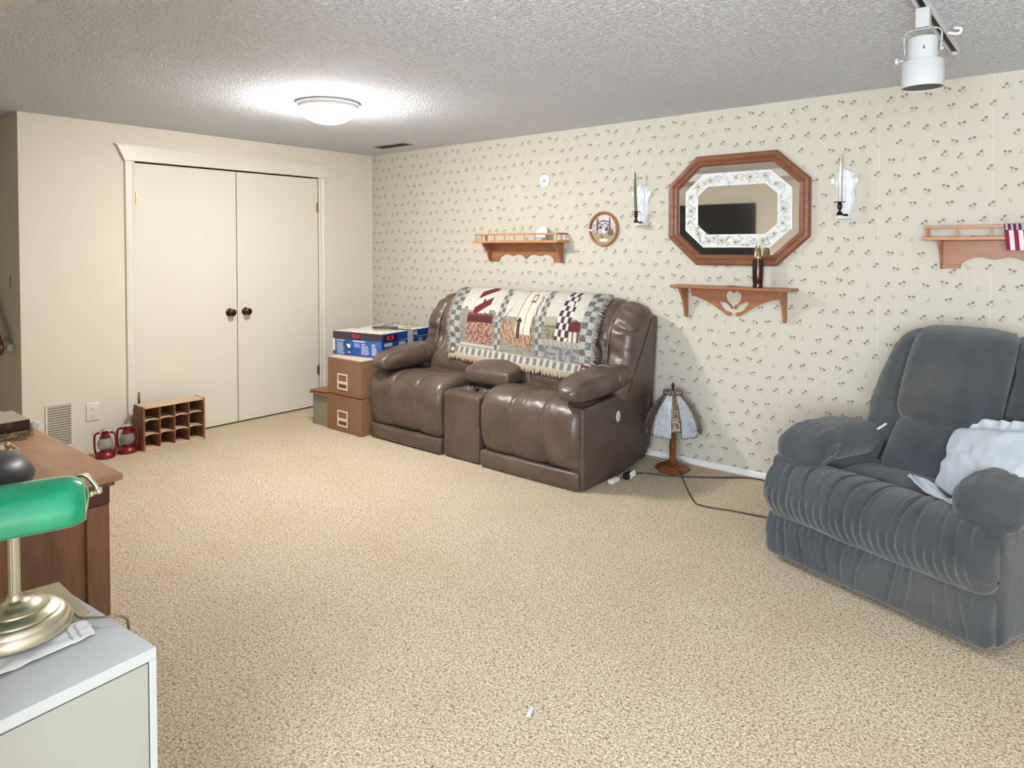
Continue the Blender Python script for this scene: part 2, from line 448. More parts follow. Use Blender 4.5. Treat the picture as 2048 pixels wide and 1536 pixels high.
def casing(n, y0, y1, flip):
    pr = [(0, 0), (.0, .012), (.010, .016), (.018, .012), (.034, .012), (.042, .018), (.062, .018), (.066, .013), (.066, 0)]
    if flip: pr = [(.066 - a, b) for a, b in pr][::-1]
    return struct(n, MB().prism(pr, (0, y0, 0), (0, 1, 0), (1, 0, 0), -2.05), M['trim'], sm=30)
casing('trim_1', -2.212, 0, True); casing('trim_2', -.594, 0, False)
mb = MB(); mb.prism([(-2.218, 2.046), (-.52, 2.046), (-.484, 2.157), (-2.27, 2.157)], (0, 0, 0), (0, 1, 0), (0, 0, 1), .03)
mb.prism([(-2.276, 2.15), (-.478, 2.15), (-.476, 2.16), (-2.28, 2.16)], (0, 0, 0), (0, 1, 0), (0, 0, 1), .036)
struct('trim_3', mb, M['trim'], bevel=.002)
# corner moulding in the wallpaper corner
struct('trim_5', MB().b2((0, -.012, 0), (.012, 0, ZC)), M['trim'])
# ------------------------------------------------------------ grille, outlet, handrail, ceiling vent
g = thing('return_air_grille', 'cream louvred return air grille low on the closet wall', 'vent', (0, -2.64, .22))
mb = MB(); po = [(-2.722, .078), (-2.56, .078), (-2.56, .376), (-2.722, .376)]; pi_ = [(-2.710, .088), (-2.572, .088), (-2.572, .366), (-2.710, .366)]
mb.ring(po, pi_, (0, 0, 0), (0, 1, 0), (0, 0, 1), .008, .006); mb.build('frame', M['trim'], g)
MB().b2((.0005, -2.715, .083), (.002, -2.567, .371)).build('backing', plain('grille_shadow_gap', srgb(120, 104, 78), .8), g)
mb = MB()
for i in range(17):
    z = .094 + i * .0165; mb.box((.0055, -2.641, z), (.002, .14, .0125), ry=radians(28))
mb.build('louvres', M['trim'], g)
o_ = thing('wall_outlet', 'cream duplex power outlet on the closet wall above the red lanterns', 'outlet', (0, -2.437, .286))
MB().soft((.003, -2.437, .286), (.004, .042, .062), .004, 6).build('cover_plate', M['trim'], o_, sm=1)
for dz in (-.023, .023):
    r_ = MB().soft((.0075, -2.437, .286 + dz), (.002, .017, .015), .006, 6).build('socket', M['door'], o_, sm=1)
    mb = MB(); mb.b2((.0094, -2.444, .284 + dz), (.0101, -2.4425, .293 + dz)); mb.b2((.0094, -2.4315, .284 + dz), (.0101, -2.430, .293 + dz)); mb.lathe([(0, 0), (.0022, 0), (.0022, .0006), (0, .0006)], (.0094, -2.437, .278 + dz), 10, Matrix.Rotation(pi / 2, 4, 'Y'))
    mb.build('slots', M['dark'], r_)
h = thing('handrail', 'brown wooden stair handrail with pale bracket on the dim stairwell wall', 'handrail', (-.2, -2.85, .8))
mb = MB(); mb.box((-.50, -2.93, 1.06), (.98, .045, .075), ry=radians(40)); mb.build('rail', plain('dark_rail_wood', srgb(110, 78, 48), .5), h, bevel=.012)
tag(MB().prism([(-.40, .80), (-.24, .80), (-.215, .79), (-.38, .73)], (0, -2.852, 0), (1, 0, 0), (0, 0, 1), .05).build('bracket', M['trim'], h), label='pale bracket')
tag(MB().soft((-.165, -2.87, .765), (.018, .02, .022), .01, 6).build('end_cap', M['trim'], h, sm=1), label='pale end cap')
mb = MB().box((-.188, -2.8525, 1.2), (.012, .005, .09)); sw = mb.build('switch_plate', plain('tan_switch', srgb(176, 158, 128), .6)); tag(sw, 'narrow tan switch plate on the dim stairwell wall', 'switch')
v = thing('ceiling_vent', 'narrow dark slotted vent in the popcorn ceiling near the wallpaper corner', 'vent', (.69, -.32, ZC))
mb = MB(); mb.ring([(.5, -.39), (.88, -.39), (.88, -.26), (.5, -.26)], [(.515, -.375), (.865, -.375), (.865, -.275), (.515, -.275)], (0, 0, ZC), (0, 1, 0), (1, 0, 0), .006, .004)
mb = MB()
for a, b in (((.495, -.385), (.885, -.372)), ((.495, -.27), (.885, -.257)), ((.495, -.372), (.508, -.27)), ((.872, -.372), (.885, -.27))): mb.b2((a[0], a[1], ZC - .006), (b[0], b[1], ZC - .0005))
mb.build('frame', plain('vent_frame_taupe', srgb(160, 150, 140), .5), v)
MB().b2((.508, -.372, ZC - .002), (.872, -.27, ZC - .0006)).build('backing', plain('vent_dark', srgb(52, 42, 34), .7), v)
mb = MB()
for i in range(9): mb.box((.508 + .364 / 2, -.366 + i * .0113, ZC - .005), (.364, .0075, .0012), rx=radians(25))
mb.build('slats', plain('vent_slat_brown', srgb(96, 80, 64), .5), v)
# ------------------------------------------------------------ ceiling lights
l = thing('ceiling_light', 'lit white dome ceiling light with stepped rim', 'ceiling light', (1.74, -1.72, ZC))
MB().lathe([(.0, ZC - .001), (.182, ZC - .001), (.188, ZC - .008), (.186, ZC - .015), (.176, ZC - .02), (.174, ZC - .028), (.166, ZC - .034), (.160, ZC - .042), (.152, ZC - .046), (.150, ZC - .05), (0, ZC - .05)], (1.74, -1.72, 0), 64).build('rim', M['white'], l, sm=1)
t = NT('lit_glass_dome'); t.set(col=(1, 1, 1, 1), rough=.3, emc=(1, .97, .94, 1), ems=98)
MB().lathe([(.1515, ZC - .046), (.151, ZC - .055), (.142, ZC - .075), (.122, ZC - .096), (.092, ZC - .112), (.055, ZC - .122), (.02, ZC - .126), (0, ZC - .1265)], (1.74, -1.72, 0), 64).build('glass_dome', t.m, l, sm='all')
t3 = NT('added_fill_dome'); t3.set(col=(1, 1, 1, 1), rough=.3, emc=(1, .96, .92, 1), ems=7)
l = thing('ceiling_light', 'added fill light, a lit white dome on the ceiling near the right wall, out of view', 'ceiling light', (6.3, -2.2, ZC))  # added lamp, never in view; lifts the ceiling and the right side
MB().lathe([(0, ZC - .001), (.182, ZC - .001), (.176, ZC - .03), (.15, ZC - .05), (0, ZC - .05)], (6.3, -2.2, 0), 40).build('rim', M['white'], l, sm=1)
MB().lathe([(.15, ZC - .05), (.12, ZC - .096), (.055, ZC - .122), (0, ZC - .127)], (6.3, -2.2, 0), 40).build('glass_dome', t3.m, l, sm='all')
# track with spot heads
tr = thing('ceiling_track', 'white ceiling track rail carrying the white spotlights', 'track', (4.83, -1.6, ZC))
mb = MB()
for x0, x1 in ((4.812, 4.818), (4.842, 4.848)): mb.b2((x0, -3.0, ZC - .024), (x1, -.63, ZC - .0005))
mb.b2((4.812, -3.0, ZC - .004), (4.848, -.63, ZC - .0006)); mb.b2((4.812, -.636, ZC - .024), (4.848, -.63, ZC - .001)); mb.build('rail', M['white'], tr)
MB().b2((4.820, -2.98, ZC - .012), (4.840, -.65, ZC - .005)).build('conductor_slot', M['black'], tr)
tag(MB().tube(curve3([(4.85, -1.0, ZC - .02), (4.885, -1.0, ZC - .03), (4.895, -1.0, ZC - .012), (4.87, -1.0, ZC - .005)], 12), .006, 8).build('cable_clip', M['white'], tr, sm=1), label='small white curled clip')
def spot(y, lab):
    s = thing('spotlight', lab, 'spotlight', (4.83, y, ZC - .024), group=None)
    MB().b2((4.808, y - .022, ZC - .095), (4.852, y + .022, ZC - .025)).build('adapter', M['whitegloss'], s, bevel=.003)
    cx_, cy_ = 4.83, y
    mb = MB(); P = [(4.775, y, 2.12), (4.772, y, 2.15), (4.772, y, 2.185), (4.782, y, 2.198), (4.80, y, 2.202), (4.86, y, 2.202), (4.878, y, 2.198), (4.888, y, 2.185), (4.888, y, 2.15), (4.886, y, 2.12)]
    for i in range(len(P) - 1):
        a = Vector(P[i]); b = Vector(P[i + 1]); m = (a + b) / 2; d = b - a
        mb.box(m, (d.length + .003, .016, .0035), ry=-math.atan2(d.z, d.x))
    mb.build('yoke', M['whitegloss'], s)
    MB().lathe([(.0, 2.178), (.032, 2.178), (.046, 2.17), (.048, 2.16), (.048, 2.075), (0, 2.075)], (cx_, cy_, 0), 40).build('lamp_body', M['whitegloss'], s, sm=1)
    MB().lathe([(.048, 2.088), (.065, 2.088), (.068, 2.084), (.068, 1.996), (.0655, 1.994), (.063, 1.998), (.063, 2.05), (.04, 2.06)], (cx_, cy_, 0), 48, closed=True).build('shroud', M['whitegloss'], s, sm=1)
    MB().lathe([(0, 1.9975), (.0625, 1.9975), (.0625, 2.006), (0, 2.006)], (cx_, cy_, 0), 40).build('lens', plain('dark_glass_lens_%d' % int(-y * 10), srgb(40, 20, 12), .45), s, sm=1)
    mb = MB().lathe([(.0, 0), (.004, 0), (.004, .014), (.013, .016), (.013, .026), (0, .027)], (4.77, y, 2.10), 20, Matrix.Rotation(-pi / 2, 4, 'Y')); mb.lathe([(0, 0), (.004, 0), (.004, .01), (0, .01)], (4.884, y, 2.125), 10, Matrix.Rotation(pi / 2, 4, 'Y'))
    mb.build('knob', M['whitegloss'], s, sm=1, split=True)
    mb = MB(); n_ = Vector((4.83 - CAM.x + .3, 0, 0)); a = -1.35
    c = Vector((cx_ + .0482 * cos(a), cy_ + .0482 * sin(a), 2.125)); mb.lathe([(0, 0), (.0035, 0), (0, .0006)], c, 12, Matrix.Rotation(a, 4, 'Z') @ Matrix.Rotation(pi / 2, 4, 'Y')); mb.box(c + Vector((0, 0, .005)), (.001, .0025, .01), rz=a)
    mb.build('keyhole', M['dark'], s)
spot(-1.40, 'white cylinder spotlight hanging from the ceiling track by its yoke')
spot(-2.63, 'second track spotlight, only its dark lens edge showing at the top')

# ------------------------------------------------------------ wallpaper wall: shelves
def scallop(x0, x1, z0, n, amp, ztop):
    pass
def rail_shelf(name, x0, x1, dep, zt, nsp, lab, cups, broken=False):
    s = thing(name, lab, 'shelf', ((x0 + x1) / 2, 0, zt))
    MB().b2((x0, -dep, zt - .018), (x1, -.001, zt)).build('board', M['oaklt'], s, bevel=.005)
    # back board with scalloped lower edge
    bx0, bx1 = x0 + .075, x1 - .06; D = .145; P = [(bx0, zt - .0185), (bx0, zt - .018 - D)]
    W = bx1 - bx0
    P += [(bx0 + .09 * W / .8, zt - .018 - D)]
    n = 60
    for i in range(n + 1):
        u = i / n; x = bx0 + W * (.115 + .77 * u)
        ph = u * cups
        if cups == 2:   # two humps each a rounded arch meeting in a point
            q = (u * 2) % 1 if u < 1 else 1
            zz = .045 + .032 * sin(pi * min(1, q * 1.0)) + .022 * sin(2 * pi * q) * (1 if u < .5 else -1) * 0
            zz = .018 + .052 * (abs(sin(pi * min(.999, max(.001, q)))) ** .55) - .014 * gs(q - .5, .16) * 1.6
        P.append((x, zt - .018 - D + max(0, zz)))
    P += [(bx1 - .09 * W / .8, zt - .018 - D), (bx1, zt - .018 - D), (bx1, zt - .0185)]
    mb = MB().prism(P, (0, -.001, 0), (1, 0, 0), (0, 0, 1), .014)
    mb.build('back_board', M['oak'], s, bevel=.002)
    pr = [(.002, 0), (dep - .035, 0), (dep - .04, -.02), (dep - .058, -.035), (dep - .075, -.05), (dep - .095, -.075), (dep - .10, -.10), (dep - .112, -.125), (dep - .125, -.148), (.002, -.148)]
    for x in (bx0 + .0, bx1 - .0):
        m_ = MB().prism([(a, b) for a, b in pr], (x - .007, 0, zt - .019), (0, -1, 0), (0, 0, 1), -.014)
        m_.build('bracket', M['oak'], s, bevel=.002)
    ins = .018
    pts = [(x0 + ins + (x1 - x0 - 2 * ins) * i / (nsp - 1), -dep + ins) for i in range(nsp)]
    side = [(x0 + ins, -dep * .45), (x0 + ins, -.02), (x1 - ins, -dep * .5), (x1 - ins, -.02)]
    zr = zt + .052
    for (x, y) in pts + side:
        MB().lathe([(0, zt), (.005, zt), (.0035, zt + .012), (.0058, zt + .022), (.0035, zt + .032), (.005, zt + .042), (0, zt + .042)], (x, y, 0), 10).build('spindle', M['oaklt'], s, sm=1)
    MB().b2((x0 + ins - .01, -dep + ins - .008, zt + .042), (x1 - ins + .01, -dep + ins + .008, zr + .004)).build('front_rail', M['oaklt'], s, bevel=.003)
    for x in (x0 + ins, x1 - ins):
        MB().b2((x - .007, -dep + ins + .008, zt + .042), (x + .007, -.004, zr + .004)).build('side_rail', M['oak'], s, bevel=.003)
    return s
rail_shelf('gallery_shelf', 1.475, 2.315, .16, 1.478, 9, 'oak gallery shelf with spindle rail, hanging above the brown loveseat', 2)
s3 = rail_shelf('gallery_shelf', 4.625, 5.50, .13, 1.480, 7, 'oak gallery shelf with spindle rail and a small flag, above the grey recliner', 2)
# white disc trinket on the first shelf
d = thing('trinket_dish', 'small white round dish standing on the gallery shelf above the loveseat', 'ornament', (2.1, -.07, 1.478))
RT = Matrix.Rotation(radians(68), 4, 'X') @ Matrix.Rotation(0, 4, 'Y')
MB().lathe([(0, -.006), (.03, -.006), (.052, .0), (.053, .006), (.045, .004), (.02, .0), (0, .0)], (2.10, -.06, 1.532), 36, RT).build('dish', M['porcelain'], d, sm=1)
tag(MB().box((2.1, -.035, 1.500), (.03, .03, .036), rx=.1).build('stand', plain('clear_stand', srgb(210, 190, 170), .3), d), label='pale little stand')
# middle shelf with heart cut-out
s = thing('heart_shelf', 'oak shelf with tulip heart cut-out, hanging under the octagonal mirror', 'shelf', (3.58, 0, 1.18))
mb = MB().b2((3.20, -.135, 1.165), (3.975, -.001, 1.183)); mb.build('board', M['oak'], s, bevel=.006)
cx0 = 3.58
def outline():
    P = [(-.285, 0), (-.285, -.052)]
    for i in range(14):
        u = i / 13; P.append((-.275 + u * .235, -.055 - .115 * (u ** 1.5) if u < .95 else -.168))
    P += [(-.028, -.172), (-.016, -.166), (-.012, -.157), (-.016, -.149), (-.03, -.146), (-.055, -.139), (-.078, -.118), (-.094, -.095), (-.098, -.076), (-.075, -.08), (-.045, -.092), (-.022, -.112), (-.012, -.126), (-.005, -.118), (-.02, -.1), (-.038, -.082), (-.048, -.066), (-.052, -.045), (-.046, -.028), (-.034, -.016), (-.018, -.014), (-.008, -.02), (0, -.026)]
    return P
L_ = outline()
for sg in (1, -1):
    Q = [(cx0 + sg * a, b) for a, b in L_] + [(cx0, -.006), (cx0, 0)]
    # split to avoid the heart opening: left half polygon closes along the centre line above the heart
    mb = MB().prism(Q if sg > 0 else Q[::-1], (0, -.001, 1.1645), (1, 0, 0), (0, 0, 1), .013)
    mb.build('back_board', M['oak'], s)
for x in (3.262, 3.898):
    pr = [(.001, 0), (.118, 0), (.112, -.02), (.085, -.05), (.06, -.09), (.044, -.13), (.036, -.17), (.034, -.186), (.024, -.194), (.01, -.19), (.001, -.18)]
    MB().prism(pr, (x - .009, 0, 1.1648), (0, -1, 0), (0, 0, 1), -.018).build('bracket', M['oak'], s, bevel=.002)
for x in (3.345, 3.85): tag(MB().lathe([(0, 0), (.007, 0), (.006, .005), (0, .006)], (x, -.014, 1.135), 14, Matrix.Rotation(pi / 2, 4, 'X')).build('screw_plug', M['oaklt'], s, sm=1), label='pale screw plug')
c = thing('shell_canister', 'dark bronze bullet-shaped canister standing on the heart shelf in front of the mirror', 'ornament', (3.757, -.08, 1.183))
MB().lathe([(0, 1.1832), (.029, 1.1832), (.030, 1.19), (.028, 1.20), (.029, 1.215), (.0305, 1.22), (.032, 1.25), (.032, 1.33), (.0285, 1.345), (.0285, 1.352), (0, 1.352)], (3.757, -.08, 0), 32).build('body', plain('gunmetal_brown', srgb(70, 54, 48), .22, .85, var=.2), c, sm=1)
tag(MB().lathe([(.0245, 1.352), (.0275, 1.356), (.0275, 1.372), (.0245, 1.378), (.024, 1.395), (.018, 1.412), (.0135, 1.42), (.0145, 1.43), (.0145, 1.437), (0, 1.437)], (3.757, -.08, 0), 32).build('cap', plain('worn_brass', srgb(166, 142, 112), .25, .9, var=.2), c, sm=1), label='worn brass cap')
b = thing('brooch', 'tiny bronze brooch lying on the heart shelf', 'ornament', (3.6, -.1, 1.183))
mb = MB().soft((3.6, -.1, 1.187), (.02, .014, .004), .004, 6); mb.tube([(3.56, -.1, 1.186), (3.65, -.095, 1.186)], .0022, 6); mb.build('brooch_body', M['brass'], b, sm=1)
# ------------------------------------------------------------ octagonal mirror
def octo(x0, x1, z0, z1, cxx, czz, ins=0):
    P = [(x0 + cxx, z0), (x1 - cxx, z0), (x1, z0 + czz), (x1, z1 - czz), (x1 - cxx, z1), (x0 + cxx, z1), (x0, z1 - czz), (x0, z0 + czz)]
    if not ins: return P
    k = .414 * ins
    return [(x0 + cxx + k * .9, z0 + ins), (x1 - cxx - k * .9, z0 + ins), (x1 - ins, z0 + czz + k), (x1 - ins, z1 - czz - k), (x1 - cxx - k * .9, z1 - ins), (x0 + cxx + k * .9, z1 - ins), (x0 + ins, z1 - czz - k), (x0 + ins, z0 + czz + k)]
X0, X1, Z0, Z1, CX_, CZ_ = 3.135, 4.04, 1.312, 2.012, .195, .178
mr = thing('octagonal_mirror', 'octagonal wall mirror in a wide oak frame with a flowered white band', 'mirror', (3.59, 0, Z0))
oc = lambda i: octo(X0, X1, Z0, Z1, CX_, CZ_, i)
A = dict(o=(0, -.001, 0), ax=(1, 0, 0), ay=(0, 0, 1))
mb = MB(); prof = [(0, .022), (.010, .034), (.024, .036), (.034, .030), (.040, .024), (.048, .028), (.058, .024), (.066, .012), (.068, .002)]
mb.ring(oc(1e-6), oc(.01), z=None, **A) if 0 else None
v_ = []; rings = [(0, 0)] + prof
for ins, h_ in rings:
    P = octo(X0, X1, Z0, Z1, CX_, CZ_, max(ins, 1e-6)); v_ += [(p[0], -.001 - h_, p[1]) for p in P]
f_ = []
for r in range(len(rings) - 1):
    for i in range(8): j = (i + 1) % 8; f_.append((r * 8 + i, r * 8 + j, (r + 1) * 8 + j, (r + 1) * 8 + i))
MB().add(v_, f_).build('frame', M['oakframe'], mr)
t = NT('silver_mirror'); t.set(col=(.93, .93, .9, 1), metal=1, rough=.012)
MB().prism(oc(.064), **A, th=.004).build('mirror_glass', t.m, mr)
# bevelled edge of the glass: thin groove lines
t2 = NT('mirror_bevel'); t2.set(col=(.55, .56, .52, 1), metal=.6, rough=.2)
mb = MB(); mb.ring(oc(.112), oc(.1135), **A, zo=.0058, zi=.0058); mb.ring(oc(.196), oc(.1975), **A, zo=.0058, zi=.0058); mb.build('bevel_line', t2.m, mr)
MB().ring(oc(.1135), oc(.196), **A, zo=.0055, zi=.0055).build('white_band', plain('white_etched_band', srgb(226, 228, 226), .35, var=.02), mr)
# floral ornament on the band
def bandpath(s, off):
    P = octo(X0, X1, Z0, Z1, CX_, CZ_, .155 + off); n = 8
    Ls = [math.dist(P[i], P[(i + 1) % n]) for i in range(n)]; T = sum(Ls); d = (s % 1) * T
    for i in range(n):
        if d <= Ls[i]: u = d / Ls[i]; return (P[i][0] * (1 - u) + P[(i + 1) % n][0] * u, P[i][1] * (1 - u) + P[(i + 1) % n][1] * u)
        d -= Ls[i]
    return P[0]
vine = MB(); fl = MB(); ce = MB(); lf = MB(); YB = -.0068
rv = random.Random(9)
NP = 420
vp = [bandpath(i / NP, .026 * sin(i / NP * 2 * pi * 13)) for i in range(NP + 1)]
def ribbon(mb, pts, wd, y=YB):
    v = []; f = []
    for i, p in enumerate(pts):
        a = pts[max(i - 1, 0)]; b = pts[min(i + 1, len(pts) - 1)]; dx, dz = b[0] - a[0], b[1] - a[1]; l = sqrt(dx * dx + dz * dz) + 1e-9
        nx_, nz_ = -dz / l * wd / 2, dx / l * wd / 2; v += [(p[0] + nx_, y, p[1] + nz_), (p[0] - nx_, y, p[1] - nz_)]
    for i in range(len(pts) - 1): f.append((2 * i, 2 * i + 1, 2 * i + 3, 2 * i + 2))
    mb.add(v, f)
ribbon(vine, vp, .0024)
def petal(mb, x, z, a, L, W_, y, outline=True):
    P = []
    for i in range(13):
        u = i / 12; ww = W_ * sin(pi * u) ** .8; P.append((u * L, ww / 2))
    for i in range(12, -1, -1):
        u = i / 12; ww = W_ * sin(pi * u) ** .8; P.append((u * L, -ww / 2))
    P = [(x + p[0] * cos(a) - p[1] * sin(a), z + p[0] * sin(a) + p[1] * cos(a)) for p in P]
    ribbon(mb, P, .0016, y)
for k in range(20):
    s_ = (k + .25) / 20; x, z = bandpath(s_, rv.uniform(-.008, .008))
    if k % 5 != 3:
        R_ = rv.uniform(.015, .022)
        fl.add([(x + R_ * .8 * cos(a * pi / 8), YB - .0004, z + R_ * .8 * sin(a * pi / 8)) for a in range(16)], [tuple(range(16))])
        for q in range(6): petal(vine, x, z, q * pi / 3 + k, R_ * 1.15, R_ * .8, YB - .0008)
        ce.add([(x + R_ * .34 * cos(a * pi / 6), YB - .0012, z + R_ * .34 * sin(a * pi / 6)) for a in range(12)], [tuple(range(12))])
    for q in range(6):
        x2, z2 = bandpath(s_ + rv.uniform(.008, .045), rv.uniform(-.03, .03)); a = rv.uniform(0, 2 * pi)
        petal(lf, x2, z2, a, .022, .011, YB - .0003)
        if k in (0, 1, 2, 3, 4, 17, 18, 19) : petal(lf, x2 + .003, z2, a, .014, .006, YB - .0003)
vine.build('vine_print', plain('grey_print', srgb(148, 150, 144), .6), mr); lf.build('leaf_print', plain('grey_leaf_print', srgb(138, 142, 132), .6), mr)
fl.build('flower_print', plain('cream_flower_print', srgb(222, 216, 190), .6), mr); ce.build('flower_centre', plain('tan_flower_print', srgb(146, 118, 76), .6), mr)
# ------------------------------------------------------------ small wall ornaments
md = MB(); v_ = []; n = 40
R90 = Matrix.Rotation(pi / 2, 4, 'X')
o_ = thing('wall_medallion', 'small white pierced round medallion on the wallpaper above the gallery shelf', 'ornament', (2.084, 0, 1.934))
MB().lathe([(.014, 0), (.044, 0), (.0485, .003), (.0485, .007), (.043, .010), (.02, .010), (.014, .006)], (2.084, -.001, 1.934), 40, R90, closed=True).build('disc', M['porcelain'], o_, sm=1)
mb = MB()
for k in range(7):
    a = 2 * pi * k / 7 + .3; mb.lathe([(0, 0), (.0042, 0), (0, .0006)], (2.084 + .033 * cos(a), -.0112, 1.934 + .033 * sin(a)), 10, R90)
mb.build('holes', plain('grey_hole', srgb(176, 172, 162), .7), o_)
# framed decorative plate (generic porch scene painted on it)
pl = thing('wall_plate', 'round decorative plate with a porch scene in a brown wooden ring frame', 'plate', (2.617, 0, 1.558))
PX, PZ, PR = 2.617, 1.558, .105
MB().lathe([(PR - .004, .004), (PR, 0), (PR + .018, 0), (PR + .021, .012), (PR + .014, .022), (PR + .002, .018)], (PX, -.001, PZ), 56, R90, closed=True).build('frame', M['oak'], pl, sm=1)
def platec(x, z):
    r = sqrt(x * x + z * z)
    n1 = nz(x * 9, z * 9, 1) ; n2 = nz(x * 25, z * 25, 4)
    c = (208, 196, 204)
    if z > .55: c = (216, 202, 212)
    if z < -.28: c = (150, 140, 112)
    if z < -.28 and n2 > .1: c = (190, 172, 130)
    if -.28 < z < .35 and n2 > .18: c = (120, 92, 84)
    if -.28 < z < .35 and n1 < -.2: c = (226, 214, 214)
    if abs(x + .5) < .09 and -.1 < z < .75: c = (126, 98, 98)
    if abs(x - .48) < .06 and -.05 < z < .75: c = (110, 84, 84)
    if abs(z - (.55 - .5 * x * x)) < .035 and abs(x) < .5: c = (66, 40, 46)
    if abs(z - (.33 + .05 * sin(x * 14))) < .03 and abs(x) < .45: c = (70, 44, 52)
    if abs(abs(x) - .42) < .02 and -.1 < z < .5: c = (70, 50, 56)
    if (x + .25) ** 2 + (z - .1) ** 2 < .012: c = (76, 48, 42)
    if (x - .55) ** 2 * .9 + (z + .22) ** 2 < .055: c = (98, 88, 74) if n2 > -.1 else (126, 112, 92)
    if abs(x - .26) < .05 and -.1 < z < .18: c = (36, 26, 16)
    if (x - .15) ** 2 + (z + .05) ** 2 < .008: c = (48, 36, 24)
    if (x + .0) ** 2 * 2 + (z + .16) ** 2 < .03: c = (232, 222, 224)
    if abs(x + .45 + z * .8 + .1) < .05 and -.62 < z < -.42: c = (58, 32, 24)
    if abs(x + .55) < .03 and -.3 < z < .0: c = (60, 48, 52)
    if (x / .33) ** 2 + ((z + .76) / .1) ** 2 < 1: c = (246, 240, 218)
    if r > .93: c = (214, 182, 148)
    c = srgb(*c); return c
mb = MB(); b0 = 0; nr_, na_ = 36, 96
for j in range(nr_ + 1):
    for i in range(na_ + 1):
        a = 2 * pi * i / na_; r = j / nr_; mb.v.append(Vector((PX + PR * r * cos(a), -.006 - .004 * (1 - r * r) * 0 - .0, PZ + PR * r * sin(a)))); mb.c.append(platec(r * cos(a), r * sin(a)))
for j in range(nr_):
    for i in range(na_): a = j * (na_ + 1) + i; mb.f.append((a, a + na_ + 1, a + na_ + 2, a + 1))
M['plate'] = painted('painted_plate', .3, coat=.5)
mb.build('plate_face', M['plate'], pl, sm='all', solid=.004)
mb = MB(); mb.tube([(PX - PR - .012, -.02, PZ - .005), (PX - PR + .022, -.024, PZ - .012)], .008, 8); tag(mb.build('clip', M['porcelain'], pl, sm=1), label='white hanging clip on the left rim')
# sconces with tapers
def sconce(x, z, lab, clab, lean, ccol):
    s = thing('wall_sconce', lab, 'sconce', (x, 0, z - .14))
    pr = [(.0, .16), (.022, .155), (.04, .138), (.05, .125), (.046, .11), (.055, .098), (.066, .09), (.07, .075), (.062, .06), (.05, .05), (.046, .03), (.052, 0), (.05, -.03), (.04, -.06), (.03, -.085), (.032, -.1), (.044, -.112), (.044, -.122), (0, -.122)]
    P = [(x + a, z + b) for a, b in pr] + [(x - a, z + b) for a, b in pr[::-1][1:-1]]
    mb = MB().prism(P[::-1], (0, -.001, 0), (1, 0, 0), (0, 0, 1), -.006) if 0 else MB()
    # relief body: grid with depth profile
    def wdt(t):
        pts = [(-.122, .044), (-.112, .044), (-.1, .032), (-.085, .03), (-.06, .04), (-.03, .05), (0, .053), (.03, .048), (.05, .05), (.065, .058), (.08, .062), (.095, .056), (.11, .046), (.125, .05), (.14, .042), (.155, .02), (.16, .004)]
        for i in range(len(pts) - 1):
            if pts[i][0] <= t <= pts[i + 1][0]:
                u = (t - pts[i][0]) / (pts[i + 1][0] - pts[i][0]); return pts[i][1] * (1 - u) + pts[i + 1][1] * u
        return .004
    def fn(u, v):
        t = -.122 + .282 * v; wv = wdt(t); a = (u * 2 - 1)
        d = .024 * sqrt(max(0, 1 - a * a)) + .006 * cos(a * 9.4) * (1 - a * a) + .004 * sin(t * 60 + a * 2) * (1 - a * a)
        return (x + a * wv, -.0012 - d, z + t)
    mb.grid(fn, 36, 44); mb.build('back_plate', M['porcelain'], s, sm='all')
    mb = MB(); mb.soft((x + .062, -.014, z + .092), (.012, .012, .02), .011, 8); mb.soft((x - .062, -.014, z + .092), (.012, .012, .02), .011, 8); mb.build('scroll', M['porcelain'], s, sm='all', split=True)
    MB().lathe([(0, z - .124), (.04, z - .124), (.043, z - .118), (.04, z - .112), (0, z - .112)], (x, -.045, 0), 28).build('base_ledge', M['porcelain'], s, sm=1)
    ax_, ay_ = x - .008, -.075
    mb = MB(); mb.lathe([(0, z - .105), (.018, z - .105), (.012, z - .09), (.006, z - .082), (.006, z - .075), (.012, z - .066), (.013, z - .052), (.011, z - .04), (.005, z - .034)], (ax_, ay_, 0), 20)
    mb.lathe([(0, z - .036), (.028, z - .034), (.034, z - .03), (.028, z - .031), (0, z - .03)], (ax_, ay_, 0), 28)
    mb.tube(curve3([(x, -.02, z - .1), (x + .02, -.045, z - .118), (x + .022, -.07, z - .108), (ax_ + .01, ay_, z - .1)], 14), .005, 8); mb.lathe([(0, -.009), (.009, -.004), (.009, .004), (0, .009)], (x + .024, -.062, z - .106), 14, R90)
    tag(mb.build('candle_cup', M['bronze'], s, sm=1), label='dark bronze arm and cup')
    cd_ = MB().tube([(ax_, ay_, z - .0295), (ax_ + lean * .5, ay_, z + .10), (ax_ + lean, ay_ + .002, z + .235)], .0105, 14, rf=lambda u: 1 - .25 * u)
    tag(cd_.build('candle', ccol, None, sm=1), clab, 'candle')
sconce(2.925, 1.700, 'white porcelain scroll sconce left of the octagonal mirror', 'tall dark green metallic taper candle in the sconce left of the mirror', -.014, plain('green_metal_taper', srgb(120, 128, 108), .15, .85, var=.3, vs=30))
sconce(4.222, 1.712, 'white porcelain scroll sconce right of the octagonal mirror', 'tall silvery metallic taper candle in the sconce right of the mirror', .006, plain('silver_metal_taper', srgb(206, 206, 196), .13, .9, var=.15, vs=30))
